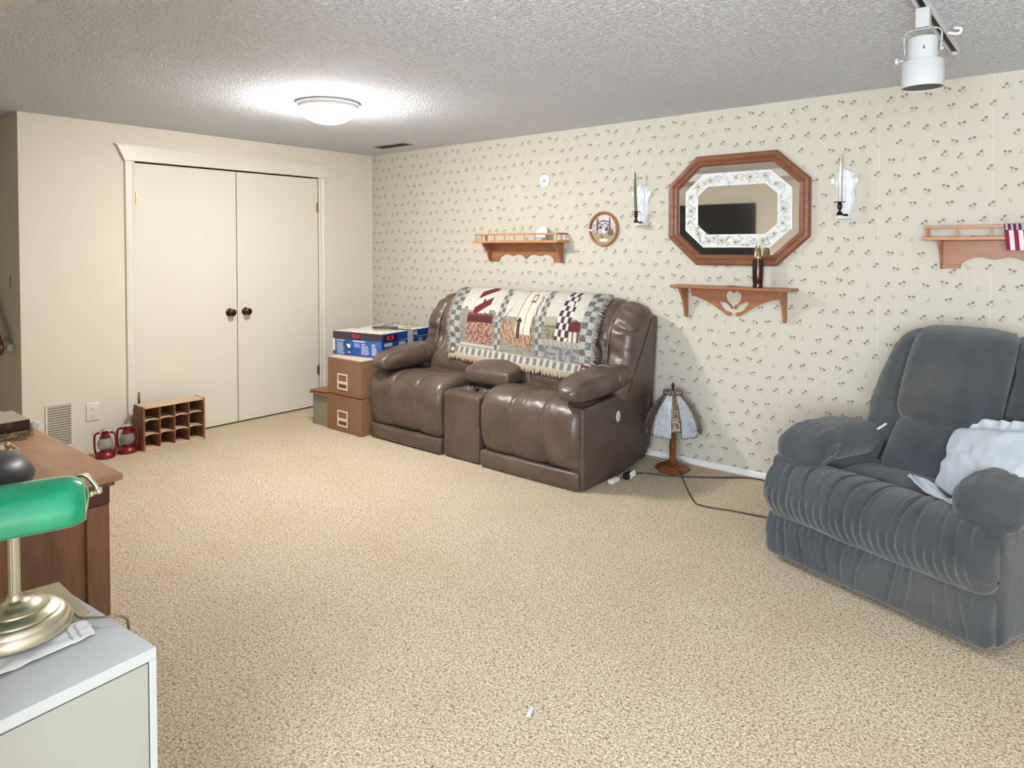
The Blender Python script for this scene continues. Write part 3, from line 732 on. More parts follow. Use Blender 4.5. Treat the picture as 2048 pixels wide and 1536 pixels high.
# flag on the right shelf
def flagc(u, v):
    if v < .24:
        a = (u * 7) % 1; b = (v * 26) % 1
        return srgb(228, 222, 232) if abs(a - .5) < .22 and abs(b - .5) < .28 else srgb(84, 28, 60)
    k = int(u * 8)
    return srgb(236, 222, 226) if k % 2 == 1 else srgb(138, 24, 58)
fx0, fx1 = 4.975, 5.12
mb = MB().grid(lambda u, v: (fx0 + (fx1 - fx0) * u + .012 * v, -.139 - .006 * sin(u * 9) - .004 * sin(v * 7 + u * 4) - (.0), 1.540 - .128 * v), 72, 60, flagc)
f = tag(mb.build('flag', painted('flag_cloth', .8), sm='all', solid=.0015), 'small american flag hanging over the rail of the shelf above the recliner', 'flag')
# television on the front wall (seen in the mirror)
tv = thing('television', 'large black flat television on the wall opposite, reflected in the octagonal mirror', 'television', (1.68, -4.05, 1.25))
MB().b2((.86, -4.10, 1.18), (2.17, -4.055, 1.965)).build('housing', M['dark'], tv, bevel=.004)
MB().b2((.872, -4.055, 1.195), (2.158, -4.0535, 1.953)).build('screen', plain('black_screen', srgb(34, 33, 34), .18, var=.02), tv)
MB().b2((1.45, -4.119, 1.5), (1.9, -4.1, 1.75)).build('wall_bracket', M['black'], tv)
# ------------------------------------------------------------ brown leather loveseat
def m_leather(name, c1, c2, rough=.36):
    t = NT(name); co = t.obj()
    a = t.noise(co, 5, 4, .6).outputs[0]; b = t.noise(co, 90, 4, .6).outputs[0]
    h = t.m_('ADD', t.m_('MULTIPLY', t.noise(t.vm('MULTIPLY', co, (1, 1, 1.8)), 16, 3, .55, .8).outputs[0], .5), t.m_('MULTIPLY', b, .10))
    h = t.m_('ADD', h, t.m_('MULTIPLY', t.noise(co, 6, 2, .5).outputs[0], .5))
    t.set(col=t.mix(t.ramp(a, .3, .7), c1, c2), rough=t.m_('ADD', t.m_('MULTIPLY', b, .2), rough - .1), spec=.6, nrm=t.bump(h, .4, .010)); return t.m
M['leather'] = m_leather('brown_leather', srgb(76, 61, 53), srgb(104, 87, 76))
M['leatherd'] = m_leather('brown_leather_side', srgb(74, 59, 53), srgb(92, 76, 68), .45)
M['stitch'] = plain('leather_piping', srgb(140, 120, 104), .5)
ls = thing('loveseat', 'brown leather reclining loveseat with centre console standing against the flowered wall', 'loveseat', (2.1, -.5, 0))
FB = [(.44, -.50), (.50, -.535), (.57, -.53), (.64, -.475), (.71, -.435), (.78, -.43), (.86, -.415), (.95, -.365), (1.02, -.29), (1.06, -.20)]
def fb(z):
    for i in range(len(FB) - 1):
        if FB[i][0] <= z <= FB[i + 1][0]: u = (z - FB[i][0]) / (FB[i + 1][0] - FB[i][0]); return FB[i][1] * (1 - u) + FB[i + 1][1] * u
    return FB[0][1] if z < .44 else FB[-1][1]
BACKP = [(y, z) for z, y in FB] + [(-.12, 1.05), (-.085, .99), (-.08, .8), (-.10, .5), (-.2, .42), (-.4, .42)]
def back(xa, xb, side, nm, seed):
    xc = (xa + xb) / 2; hw = (xb - xa) / 2
    def inset(u, s):
        x = u * 2 - 1; front = s < .62
        e = 0
        if front:
            e += .022 * gs(abs(x) - .60, .035)
            if abs(x) < .6: e -= .018 * (1 - (x / .6) ** 2) * sin(pi * min(1, s / .62))
            e += .014 * gs(s - .20, .018) * (1 if abs(x) < .62 else .6)       # crease between lumbar and head roll
            e += .009 * sin(x * 46 + 3 * sin(s * 30)) * gs(s - .17, .06) * gs(abs(x) - .42, .2) + .007 * sin(s * 120 + x * 6) * gs(abs(x) - .8, .16) * gs(s - .3, .14)
        e += .009 * nz(x * 3 + seed, s * 22 + x * 3, seed)
        e += .004 * nz(x * 7 + seed, s * 60, seed * 2)
        return e
    def post(p):
        k = 1 - .10 * max(0, (p.z - .5) / .55) ** 1.3
        if side > 0 and p.x > xc: k = 1
        xo = xc + (p.x - xc) * k
        return (xo, p.y, p.z + .012 * (1 - ((p.x - xc) / hw) ** 2) * (1 if p.z > .9 else 0) - .035 * (abs((p.x - xc) / hw) ** 5) * (1 if p.z > .9 else 0))
    o = MB().sweep(BACKP, xa, xb, .075, 54, 150, inset, post, 8).build(nm, M['leather'], ls, sm='all')
    mb = MB()
    for sx in (-1, 1):
        pts = []
        for i in range(22):
            z = .46 + .58 * i / 21; k = 1 - .10 * max(0, (z - .5) / .55) ** 1.3
            pts.append((xc + sx * .615 * hw * (1 if side > 0 and sx > 0 else k), fb(z) - .002 + .012, z))
        mb.tube(pts, .0035, 6)
    mb.build('seam', M['stitch'], o, sm=1, split=True)
    return o
back(1.17, 2.03, -1, 'seat_back', 1.3); back(2.17, 3.085, 1, 'seat_back', 5.1)
MB().soft((2.10, -.22, .66), (.12, .13, .30), .06, 10, fn=lambda q, u: (q.x, q.y - .08 * q.z, q.z)).build('back_bridge', M['leather'], ls, sm='all')
# outer rear shell
def shell(q, u): return (q.x, q.y - .0 + .05 * (u[2]), q.z)
MB().soft((2.11, -.115, .53), (.955, .05, .44), .03, (24, 6, 16), fn=shell).build('rear_shell', M['leatherd'], ls, sm='all')
# seats with waterfall fronts
SEATP = [(-.42, .485), (-.58, .492), (-.72, .508), (-.83, .508), (-.905, .475), (-.945, .41), (-.955, .32), (-.945, .22), (-.925, .145), (-.90, .118), (-.86, .115), (-.6, .12), (-.42, .13)]
def seat(xa, xb, nm, seed, thirds=(.34, .68)):
    def inset(u, s):
        e = 0
        for g in thirds:
            if .0 < s < .62: e += .010 * gs(u - g, .010)
        # puffing between seams and tiny radiating wrinkles
        b = 0
        if .05 < s < .6: b = .010 * abs(sin(pi * ((u - 0) / (thirds[0] if u < thirds[0] else 1) if u < thirds[0] else (u - thirds[0]) / (thirds[1] - thirds[0]) if u < thirds[1] else (u - thirds[1]) / (1 - thirds[1])))) ** .7
        e -= b
        e += .004 * sin(u * 150) * gs(s - .25, .05) * gs(u - (thirds[0] + .1), .08)
        return e + .006 * nz(u * 4 + seed, s * 9, seed) + .0025 * nz(u * 14, s * 30, seed)
    o = MB().sweep(SEATP, xa, xb, .055, 60, 130, inset, None, 8).build(nm, M['leather'], ls, sm='all')
    mb = MB()
    for g in thirds:
        x = xa + (xb - xa) * g; P = smooth(SEATP, 130)
        pts = [(x + .006, p[0] * 1.0 + .006 if p[0] < -.9 else p[0], p[1] - .008 if p[1] > .45 else p[1]) for i, p in enumerate(P) if 6 < i < 80 and p[1] > .13]
        if len(pts) > 3: mb.tube(pts, .0022, 6)
    mb.build('seam', M['stitch'], o, sm=1, split=True)
seat(1.132, 1.905, 'seat_cushion', 2.2); seat(2.262, 3.042, 'seat_cushion', 7.7)
# kick panels below
for xa, xb in ((1.142, 1.90), (2.262, 3.04)):
    MB().soft(((xa + xb) / 2, -.82, .058), ((xb - xa) / 2, .125, .055), .022, (20, 8, 8), (0, .01, 0)).build('footrest_panel', M['leather'], ls, sm='all')
MB().soft((2.10, -.5, .10), (.93, .38, .085), .02, 6).build('base_frame', M['black'], ls, sm='all')
for x in (1.3, 2.9):
    for y in (-.82, -.2): MB().lathe([(0, 0), (.022, 0), (.024, .03), (0, .03)], (x, y, 0), 14).build('foot', M['black'], ls, sm=1)
# centre console
MB().soft((2.083, -.665, .225), (.166, .266, .220), .02, (14, 14, 14), (.001, .004, .0)).build('console_body', M['leather'], ls, sm='all')
cp = MB().soft((2.083, -.775, .436), (.172, .135, .016), .014, 10).build('console_top', M['leather'], ls, sm='all')
mb = MB(); mb.tube([(1.918, -.9115, .421), (2.248, -.9115, .421)], .004, 8); mb.build('piping', M['stitch'], cp, sm=1)
for x in (2.008, 2.16):
    cup = MB().lathe([(.040, .0), (.048, .0), (.049, .005), (.045, .0075), (.040, .006), (.038, -.02), (.036, -.03), (0, -.03), (0, -.034), (.043, -.034), (.043, 0)], (x, -.775, .4525), 36, closed=True).build('cup_holder', M['chrome'], ls, sm=1)
MB().box((2.108, -.80, .462), (.018, .055, .012), rz=.5, rx=-.15).build('console_latch', M['black'], ls, bevel=.003)
MB().soft((2.085, -.44, .475), (.168, .20, .045), .02, 8).build('armrest_base', M['leatherd'], ls, sm='all')
def padf(q, u): return (q.x, q.y, q.z + .02 * u[1] - (.02 * max(0, -u[1]) ** 2))
ap = MB().soft((2.105, -.485, .563), (.205, .225, .052), .028, 16, (.006, .012, .030), fn=padf).build('console_armrest', M['leather'], ls, sm='all')
# arms
def arm(xc, sg, nm):
    a0 = MB().soft((xc + sg * .025, -.532, .256), (.052, .385, .252), .014, (8, 18, 14), (.003, 0, 0), fn=lambda q, u: (q.x, q.y, q.z + (.07 * max(0, (u[1] - .1)) ** 1.5 if u[2] < 0 else .02 * u[1]))).build('arm_panel', M['leatherd'], ls, sm='all')
    def fn(q, u):
        z = q.z + .018 * u[1] - .035 * max(0, -u[1] - .45) ** 1.5
        y = q.y
        pl = .0065 * sin(u[0] * 26 + 2 * u[2]) * gs(u[1] + .72, .2) * (1 if u[2] > -.3 else .3)
        gr = -.008 * gs(u[1] - .28, .03)
        k = 1 + (pl + gr) / .09
        w = 1 - .35 * max(0, -u[1] - .45) ** 1.2; k *= 1 - .30 * max(0, -u[1] - .35) ** 1.1 - .25 * max(0, u[1] - .4)
        return (q.x * k * w + .004 * nz(q.x * 8, q.y * 8, xc), y, z * k + .004 * nz(q.x * 12, q.y * 10, xc))
    p = MB().soft((xc, -.655, .602), (.118, .318, .068), .06, (18, 40, 14), (.0, .03, .016), fn=fn).build('arm_pad', M['leather'], ls, sm='all')
    mb = MB(); P = [(xc + .118 * 1.0 * cos(a) * (1 if abs(cos(a)) < .8 else 1), -.665 + .28 * .315, .605 + .086 * sin(a)) for a in [pi * i / 16 for i in range(17)]]
    mb.tube(P, .004, 6); mb.build('band_seam', M['stitch'], p, sm=1)
arm(1.285, -1, 'l'); arm(2.982, 1, 'r')
# power button on the right side panel
MB().lathe([(0, 0), (.028, 0), (.030, .004), (.026, .007), (0, .007)], (3.0595, -.537, .377), 32, Matrix.Rotation(pi / 2, 4, 'Y') @ Matrix.Diagonal((1.15, .82, 1, 1))).build('power_button', plain('pale_button', srgb(214, 206, 198), .3), ls, sm=1)

# ------------------------------------------------------------ tapestry throw over the backs
BP = [(-.105, 1.075), (-.15, 1.09), (-.19, 1.092), (-.235, 1.075), (-.30, 1.03), (-.37, .965), (-.425, .88), (-.452, .80), (-.462, .73), (-.482, .68), (-.505, .645), (-.52, .62)]
BPS = curve3(BP, 120)
def inten(c): return srgb(*c)
CRM = (214, 209, 196); GRY = (122, 122, 118); LGR = (160, 158, 148); MAR = (112, 28, 44); BRK = (150, 100, 88)
def blanket_col(u, v):
    # u across 0..1, v down the hang 0..1 (v0 = crest)
    n = nz(u * 60, v * 30, 2); n2 = nz(u * 18, v * 50, 7); h = ((int(u * 400) * 7919 + int(v * 180) * 104729) % 97) / 97
    def chk(a, b, na, nb, c1=CRM, c2=GRY): return c1 if (int(a * na) + int(b * nb)) % 2 else c2
    if v > .88: 
        if u > .945: c = MAR if ((u - .972) / .02) ** 2 + ((v - .94) / .045) ** 2 > .6 else CRM
        elif u < .045: c = (108, 84, 78) if ((u - .022) / .015) ** 2 + ((v - .94) / .03) ** 2 > .8 else CRM
        elif v > .975 or v < .895: c = (196, 186, 162)
        else: c = (206, 202, 190) if int(u * 44) % 2 else (126, 126, 122)
        return c
    if u < .075 or u > .925:
        a = (u if u < .5 else u - .925) / .075
        c = chk(a, v, 2, 14, (186, 184, 176), (104, 106, 106)); return c if n > -.3 else LGR
    for s0 in (.345, .64):
        s = s0 + .012 * (v < .5)
        if s < u < s + .04: return chk((u - s) / .04, v, 1.999, 15, (184, 182, 172), (112, 112, 108)) if v > .55 or True else CRM
    p = 0 if u < .345 else (1 if u < .64 else 2)
    l = ((u - .075) / .27, (u - .385) / .255, (u - .68) / .245)[p]
    hz = (.40, .44, .42)[p]
    sky = v < hz + .02 * n2
    c = (217, 213, 201) if n > -.45 else (204, 198, 185)
    if not sky:
        c = (150, 148, 136) if n2 > 0 else (122, 120, 112)
        if h > .7: c = (172, 168, 154)
        if p == 2 and v > .66:
            c = (128, 126, 130) if nz(u * 40, v * 25, 3) > 0 else (166, 164, 162)
    if p == 0:
        if .10 < l < .17 and .36 < v < .40: c = (120, 120, 110)
        # striped tower
        x0 = .34 + .10 * (.55 - v); x1 = .80 - .02 * (.5 - v)
        if v < .50 and x0 < l < x1 + .0:
            st = ((l * .5 + v * 1.15) % .30) < .15
            c = MAR if st else (230, 222, 208)
            if abs(l - .58) < .03 and .22 < v < .30 or abs(l - .70) < .02 and .42 < v < .47: c = (80, 34, 36)
        if .44 < v < .56 and .22 < l < .93: c = (88, 40, 38) if (v < .47 and int(l * 30) % 2) or v > .47 else (150, 96, 84)
        if .56 <= v < .82 and .2 < l < .93:
            r = int(v * 38); br = (int(l * 14 + r * .5) % 2)
            c = (158, 112, 98) if br else (190, 152, 134)
            if nz(u * 50, v * 40, 9) < -.25: c = (120, 66, 56)
    if p == 1:
        if v > .5 and .02 < l < .95 and v < .80 - .1 * abs(l - .6): c = (176, 146, 110) if n > 0 else (148, 88, 70); c = c if h < .75 else (206, 190, 160)
        x0 = .38 + .30 * (.55 - v) * .55; x1 = .86
        if v < .64 and x0 < l < x1:
            c = (232, 226, 210)
            if l - x0 < .03 or abs(l - (x0 + x1) / 2 - .05) < .012: c = (168, 146, 84)
            if v < .22 and abs(l - .74) < .07 and v > .07: c = (136, 104, 50) if not (abs(l - .74) < .035 and .1 < v < .18) else (228, 220, 200)
        if .50 < v < .70 and abs(l - .50) < .055: c = (88, 64, 60)
        if .44 < v < .50 and abs(l - .50) < (v - .43) * 1.4: c = (58, 44, 44)
        if v > .12 and abs(l - (.16 + .1 * sin(v * 9))) < .012 and .32 < v < .62: c = (120, 104, 74)
        if abs(l - (.97 - .12 * v + .02 * sin(v * 40))) < .014 and .1 < v < .75: c = (104, 92, 78)
        if .12 < v < .52 and abs(((l - .95 + .12 * v) * 1.0) - .07 * abs(sin(v * 28))) < .012: c = (120, 108, 88)
    if p == 2:
        if .45 < v < .66 and l > .1 and v < .70: c = (150, 146, 116) if n > 0 else (122, 116, 92)
        if .40 < v < .5 and l < .35: c = (176, 172, 150)
        x0 = .36 + .22 * (.55 - v) * .6; x1 = .74
        if v < .66 and x0 < l < x1: c = (228, 224, 218) if (int((l - x0) * 11) + int(v * 13)) % 2 else (74, 52, 54)
        if v < .66 and x0 < l < x1 and abs(l - .62) < .03 and .17 < v < .25: c = (228, 224, 218)
        if .42 < v < .55 and .70 < l < .98 and v > .42 + .22 * abs(l - .86): c = (104, 42, 48)
        if .55 <= v < .67 and .72 < l < .96: c = (224, 214, 200) if int(l * 26) % 3 else (110, 52, 50)
        if .66 < v < .73: c = (214, 208, 196) if h > .4 else (88, 78, 72)
    if .83 < v < .86 and p == 0: c = (200, 196, 184)
    return c
def bx(u, t):
    le = 1.44 + .16 * t ** 1.2; ri = 2.785 + .06 * t; return le + (ri - le) * u
def bpos(u, t):
    p = BPS[min(119, int(t * 119))]; q = BPS[min(119, int(t * 119) + 1)]; f_ = t * 119 - int(t * 119)
    y = p[0] * (1 - f_) + q[0] * f_; z = p[1] * (1 - f_) + q[1] * f_
    x = bx(u, t)
    dip = gs(x - 2.10, .10)
    y += .030 * dip * sin(pi * min(1, t * 1.1)) - .024; z += .014 * (1 - t); z -= .014 * dip * (1 - t)
    z -= .03 * t * (1 - abs(u * 2 - 1) ** 2) * 0 - .0
    y += -.006 * sin(x * 24 + t * 3) * t - .004 * nz(x * 7, t * 6) - .010
    z += .004 * nz(x * 5, t * 5, 2) - .035 * t * u + .012 * t
    return (x, y, z)
def bcol(u, t):
    v = (t - .14) / .86
    c = blanket_col(u, v if v > 0 else -v * .2)
    k = .80 + .16 * nz(u * 190, t * 120, 4) + .08 * nz(u * 40, t * 30, 6)
    return tuple(max(0, q * k) for q in srgb(*c)[:3]) + (1,)
bk = thing('throw_blanket', 'fringed tapestry throw woven with three lighthouses, draped over the loveseat back', 'blanket', (2.15, -.3, .65))
M['tapestry'] = painted('woven_tapestry', .9, .5, 260)
MB().grid(bpos, 400, 190, bcol).build('woven_cloth', M['tapestry'], bk, sm='all', solid=.006)
M['fringe'] = plain('cream_fringe_yarn', srgb(204, 186, 158), .9, var=.25, vs=40)
M['fringe2'] = plain('grey_fringe_yarn', srgb(148, 144, 134), .9, var=.4, vs=40)
rf = random.Random(3)
mb = MB()
for i in range(150):
    u = i / 149; p = Vector(bpos(u, .995)); L = .036 + rf.uniform(-.006, .008); dx = rf.uniform(-.008, .008) - .012 * (1 - u)
    mb.tube([p, p + Vector((dx * .4, -.004, -L * .5)), p + Vector((dx, -.002 + rf.uniform(-.004, .004), -L))], .0046, 5, rf=lambda q: 1 - .3 * q)
tag(mb.build('fringe', M['fringe'], bk, sm=1), label='cream fringe along the lower edge', kind='stuff')
mb = MB()
for i in range(96):
    t_ = .12 + .86 * i / 95
    for u, sg in ((1., 1), (0., -1)):
        p = Vector(bpos(u, t_)); L = .028 + rf.uniform(-.008, .008) + (.008 if sg > 0 else 0)
        d = Vector((sg * L, rf.uniform(-.014, .004), -L * rf.uniform(.1, .7)))
        mb.tube([p, p + d * .5 + Vector((0, -.008, .004)), p + d], .0042, 5)
tag(mb.build('fringe', M['fringe2'], bk, sm=1), label='grey fringe along the side edges', kind='stuff')

# ------------------------------------------------------------ boxes left of the loveseat
def m_card(n, c, sc=.06):
    t = NT(n); co = t.obj(); a = t.noise(t.vm('MULTIPLY', co, (90, 90, 3)), 1, 2).outputs[0]; b = t.noise(co, 4, 4).outputs[0]
    f = t.m_('ADD', t.m_('MULTIPLY', a, .4), t.m_('MULTIPLY', b, .6))
    t.set(col=t.mix(f, tuple(x * .84 for x in c[:3]) + (1,), tuple(min(1, x * 1.15) for x in c[:3]) + (1,)), rough=.85, nrm=t.bump(a, .1, .002)); return t.m
M['card'] = m_card('brown_cardboard', srgb(138, 104, 76)); M['cardlt'] = m_card('pale_cardboard', srgb(206, 190, 168)); M['cardedge'] = m_card('worn_cardboard_edge', srgb(110, 78, 54))
def filebox(x0, x1, y0, y1, z0, z1, lab, lid):
    b = thing('file_box', lab, 'box', ((x0 + x1) / 2, (y0 + y1) / 2, z0))
    th = .006; mb = MB()
    mb.b2((x0, y0, z0), (x1, y0 + th, z1)); mb.b2((x0, y1 - th, z0), (x1, y1, z1)); mb.b2((x0, y0 + th, z0), (x0 + th, y1 - th, z1)); mb.b2((x1 - th, y0 + th, z0), (x1, y1 - th, z1)); mb.b2((x0 + th, y0 + th, z0), (x1 - th, y1 - th, z0 + th))
    mb.build('body', M['card'], b, bevel=.002)
    MB().b2((x0 + .004, y0 + .010, z1 - .004), (x1 - .004, y1 - .004, z1 + .006)).build('top_flap', M['cardlt'] if lid else M['cardedge'], b, bevel=.002)
    xc = (x0 + x1) / 2 - .015; zc = (z0 + z1) / 2 - .035
    mb = MB(); fr = lambda a0, b0, a1, b1: mb.b2((xc + a0, y0 - .004, zc + b0), (xc + a1, y0, zc + b1))
    fr(-.062, -.062, -.052, .062); fr(.052, -.062, .062, .062); fr(-.052, .050, .052, .062); fr(-.052, -.062, .052, -.050); fr(-.052, -.018, .052, .002); fr(-.03, -.028, .052, -.018) if 0 else None
    tag(mb.build('label_holder', plain('cream_label_holder_%d' % int(z0 * 100), srgb(226, 216, 190), .5), b), label='cream label and handle plate')
    MB().b2((xc - .042, y0 - .0012, zc - .044), (xc + .042, y0 - .0002, zc - .022)).build('hand_slot', M['cardedge'], b)
    return b
filebox(.690, 1.118, -1.0, -.56, 0, .278, 'brown cardboard file box on the carpet, lower of the stacked pair', False)
filebox(.700, 1.110, -1.0, -.56, .286, .566, 'brown cardboard file box stacked on another, under the blue carton', True)
gb = thing('storage_box', 'grey-sided storage box with brown lid on the carpet beside the file boxes', 'box', (.57, -.78, 0))
MB().b2((.474, -.985, 0), (.684, -.60, .238)).build('body', plain('grey_card', srgb(142, 138, 124), .8, bump=.1), gb, bevel=.003)
mb = MB(); mb.box((.578, -.79, .262), (.225, .44, .014), ry=radians(-2)); mb.box((.578, -.79, .280), (.222, .44, .01), ry=radians(-2)); mb.build('lid', M['card'], gb, bevel=.002)
MB().b2((.482, -.98, .238), (.676, -.605, .256)).build('papers', M['cardlt'], gb)
# blue carton
BW, BD, BH = .515, .58, .185
bc = thing('blue_carton', 'blue and white printed carton with red lettering on top of the stacked file boxes', 'box', (.640, -.905, .5735), radians(8.5))
def cartoncol_top(u, v):
    n = nz(u * 6, v * 6, 1); c = (226, 220, 212)
    if u > .42: c = (232, 226, 206)
    if u < .3 and v > .35 and n > -.1: c = (116, 92, 88)
    if .42 < u < .8 and v > .55 and n > .05: c = (170, 158, 120)
    if nz(u * 20, v * 20, 5) > .35: c = (180, 168, 160)
    return srgb(*c)
mb = MB(); mb.b2((0, 0, 0), (BW, BD, BH)); mb.build('body', plain('blue_carton_print', srgb(26, 62, 134), .45, var=.12, vs=6), bc, world=False, bevel=.003)
MB().grid(lambda u, v: (BW * u, BD * v, BH + .0008 + .010 * max(0, nz(u * 5, v * 5, 3)) * (4 * u * (1 - u) * 4 * v * (1 - v)) ** .3), 40, 40, cartoncol_top).build('top_print', painted('carton_top_print', .4), bc, world=False, sm='all')
# front band (dark top band, lighter lower panel)
fp = MB().b2((.0, -.0012, BH - .056), (BW, -.0002, BH - .001)).build('front_band', plain('dark_band_print', srgb(66, 52, 68), .45), bc, world=False)
mb = MB()
lp = MB().grid(lambda u, v: (.001 + (BW - .002) * u, -.0008, .002 + (BH - .06) * v), 30, 8, lambda u, v: srgb(int(26 + 60 * max(0, u - .35)), int(70 + 52 * max(0, u - .25) * v + 10), int(148 + 40 * u))).build('front_panel', painted('carton_front_print', .4), bc, world=False)
def textmesh(s, size, mat, parent, mtx, name):
    cu = bpy.data.curves.new(name, 'FONT'); cu.body = s; cu.size = size; cu.align_x = 'CENTER'; cu.align_y = 'CENTER'; cu.extrude = .0003; cu.offset = size * .03
    o = bpy.data.objects.new(name + '_tmp', cu); COL.objects.link(o)
    dg = bpy.context.evaluated_depsgraph_get(); me = bpy.data.meshes.new_from_object(o.evaluated_get(dg))
    COL.objects.unlink(o); bpy.data.objects.remove(o)
    me.transform(mtx); me.materials.clear(); me.materials.append(mat)
    n = bpy.data.objects.new(name, me); COL.objects.link(n); n.parent = parent; return n
RX = Matrix.Rotation(pi / 2, 4, 'X')
M['redprint'] = plain('red_print', srgb(222, 52, 60), .5); M['wprint'] = plain('white_print', srgb(214, 222, 236), .5)
MB().b2((.215, -.0018, BH - .043), (.288, -.0013, BH - .013)).build('logo_ground', plain('dark_logo_ground', srgb(60, 30, 44), .5), bc, world=False)
textmesh('RCA', .034, M['redprint'], bc, Matrix.Translation((.25, -.0022, BH - .028)) @ RX @ Matrix.Diagonal((1.15, 1, 1, 1)), 'front_logo')
RXs = Matrix.Translation((BW + .0012, .10, BH - .036)) @ Matrix.Rotation(pi / 2, 4, 'Z') @ RX
MB().b2((BW + .0002, .02, BH - .062), (BW + .0008, .18, BH - .012)).build('logo_ground', plain('black_logo_ground', srgb(16, 14, 40), .5), bc, world=False)
textmesh('RCA', .044, M['redprint'], bc, RXs, 'side_logo')
mb = MB(); rp = random.Random(5)
def lines(x0, x1, z1, n, pit, hh=.0032, side=False, rag=.25):
    for i in range(n):
        w_ = (x1 - x0) * (1 - rp.random() * rag); z = z1 - i * pit
        if side: mb.b2((BW + .0003, x0, z - hh), (BW + .0009, x0 + w_, z))
        else: mb.b2((x0, -.0016, z - hh), (x0 + w_, -.0009, z))
lines(.045, .13, BH - .066, 1, .01, .007, rag=0); lines(.045, .13, BH - .084, 12, .0082)
lines(.215, .345, BH - .064, 1, .01, .009, rag=0); lines(.228, .295, BH - .085, 4, .0085); lines(.305, .35, BH - .085, 1, .01, .006); lines(.305, .39, BH - .100, 9, .0082)
lines(.415, .452, BH - .082, 2, .010, .006); lines(.415, .475, BH - .105, 7, .0095, .005)
lines(.03, .13, BH - .075, 3, .009, .0055, True, .1); lines(.22, .40, BH - .062, 1, .01, .003, True, 0); lines(.20, .28, BH - .078, 6, .009, .0062, True, .1); lines(.42, .56, BH - .055, 1, .01, .003, True, 0); lines(.44, .50, BH - .07, 4, .008, .003, True)
mb.build('small_print', M['wprint'], bc, world=False)
mb = MB(); mb.lathe([(0, 0), (.028, 0), (.028, .0006), (0, .0006)], (.165, -.0010, BH - .110), 20, Matrix.Rotation(pi / 2, 4, 'X')); mb.build('print_spot', plain('navy_print', srgb(16, 22, 60), .5), bc, world=False)
mb = MB(); mb.prism([(-.024, .01), (-.008, .016), (0, .006), (.012, .014), (.02, .016), (.022, -.008), (.014, -.02), (0, -.022), (-.016, -.01)], (.170, -.0018, BH - .105), (1, 0, 0), (0, 0, 1), .0006); mb.b2((.165, -.0024, BH - .163), (.190, -.0018, BH - .155)); mb.b2((-.0005, -.0022, .03), (.022, -.0012, BH - .06)); mb.b2((.033, -.0022, .03), (.035, -.0012, BH - .06)); mb.build('white_print_shape', M['white'], bc, world=False)
MB().b2((BW + .0003, .05, .03), (BW + .0009, .13, .062)).build('red_print_patch', plain('pink_print', srgb(224, 128, 130), .5), bc, world=False)
mb = MB(); mb.b2((BW + .001, .305, .001), (BW + .0016, .375, BH)); mb.b2((BW * .3, .305, BH + .0125), (BW + .0016, .375, BH + .013)); mb.b2((BW + .0010, .318, BH - .06), (BW + .002, .356, BH - .012))
mb.build('packing_tape', plain('clear_wrinkled_tape', srgb(190, 190, 194), .18, var=.15, vs=60, bump=.3), bc, world=False)
textmesh('N', .05, M['white'], bc, Matrix.Translation((BW + .0012, .405, BH - .03)) @ Matrix.Rotation(pi / 2, 4, 'Z') @ RX, 'side_letter')
mb = MB().soft((.94, -.62, .7805), (.018, .10, .009), .008, 8, m=Matrix.Rotation(radians(-50), 4, 'Z'))
rm = tag(mb.build('remote_control', plain('dark_teal_plastic', srgb(34, 52, 56), .4), sm='all'), 'slim dark remote control lying on top of the blue carton', 'remote control')

# ------------------------------------------------------------ wooden crate and lanterns
cr = thing('divided_crate', 'old wooden bottle crate with twelve compartments standing on edge by the closet door', 'crate', (.165, -1.985, 0))
X_0, X_1, Y_0, Y_1, H_ = .088, .248, -2.205, -1.765, .307
mb = MB(); mb.b2((X_0, Y_0, 0), (X_1, Y_0 + .014, H_)); mb.b2((X_0, Y_1 - .014, 0), (X_1, Y_1, H_)); mb.build('end_board', M['crate'], cr, bevel=.002, split=True)
mb = MB(); mb.b2((X_0, Y_0 + .014, 0), (X_1, Y_1 - .014, .012)); mb.b2((X_0, Y_0 + .014, H_ - .012), (X_1, Y_1 - .014, H_)); mb.build('side_board', M['crated'], cr, bevel=.002, split=True)
mb = MB(); mb.b2((X_0 - .008, Y_0, 0), (X_0, Y_1, H_ - .03)); mb.build('bottom_board', M['crateshade'], cr)
W_ = Y_1 - Y_0 - .028
for k in (1, 2):
    z = H_ * k / 3 + .002
    def sh(u, v): return None
    P = [(X_1 - .003 - 0, 0)]
    mb = MB()
    for c_ in range(4):
        ya = Y_0 + .014 + W_ * c_ / 4 + .004; yb = Y_0 + .014 + W_ * (c_ + 1) / 4 - .004
        pr = [(X_0 + .001, ya), (X_1 - .012, ya)] + [(X_1 - .012 - .030 * sin(pi * i / 8) , ya + (yb - ya) * i / 8) for i in range(1, 8)] + [(X_1 - .012, yb), (X_0 + .001, yb)]
        mb.prism(pr, (0, 0, z - .004), (1, 0, 0), (0, 1, 0), .008)
    mb.build('long_divider', M['crated'], cr)
for k in (1, 2, 3):
    y = Y_0 + .014 + W_ * k / 4; MB().b2((X_0 + .001, y - .004, .012), (X_1 - .006, y + .004, H_ - .012)).build('short_divider', M['crate'], cr)
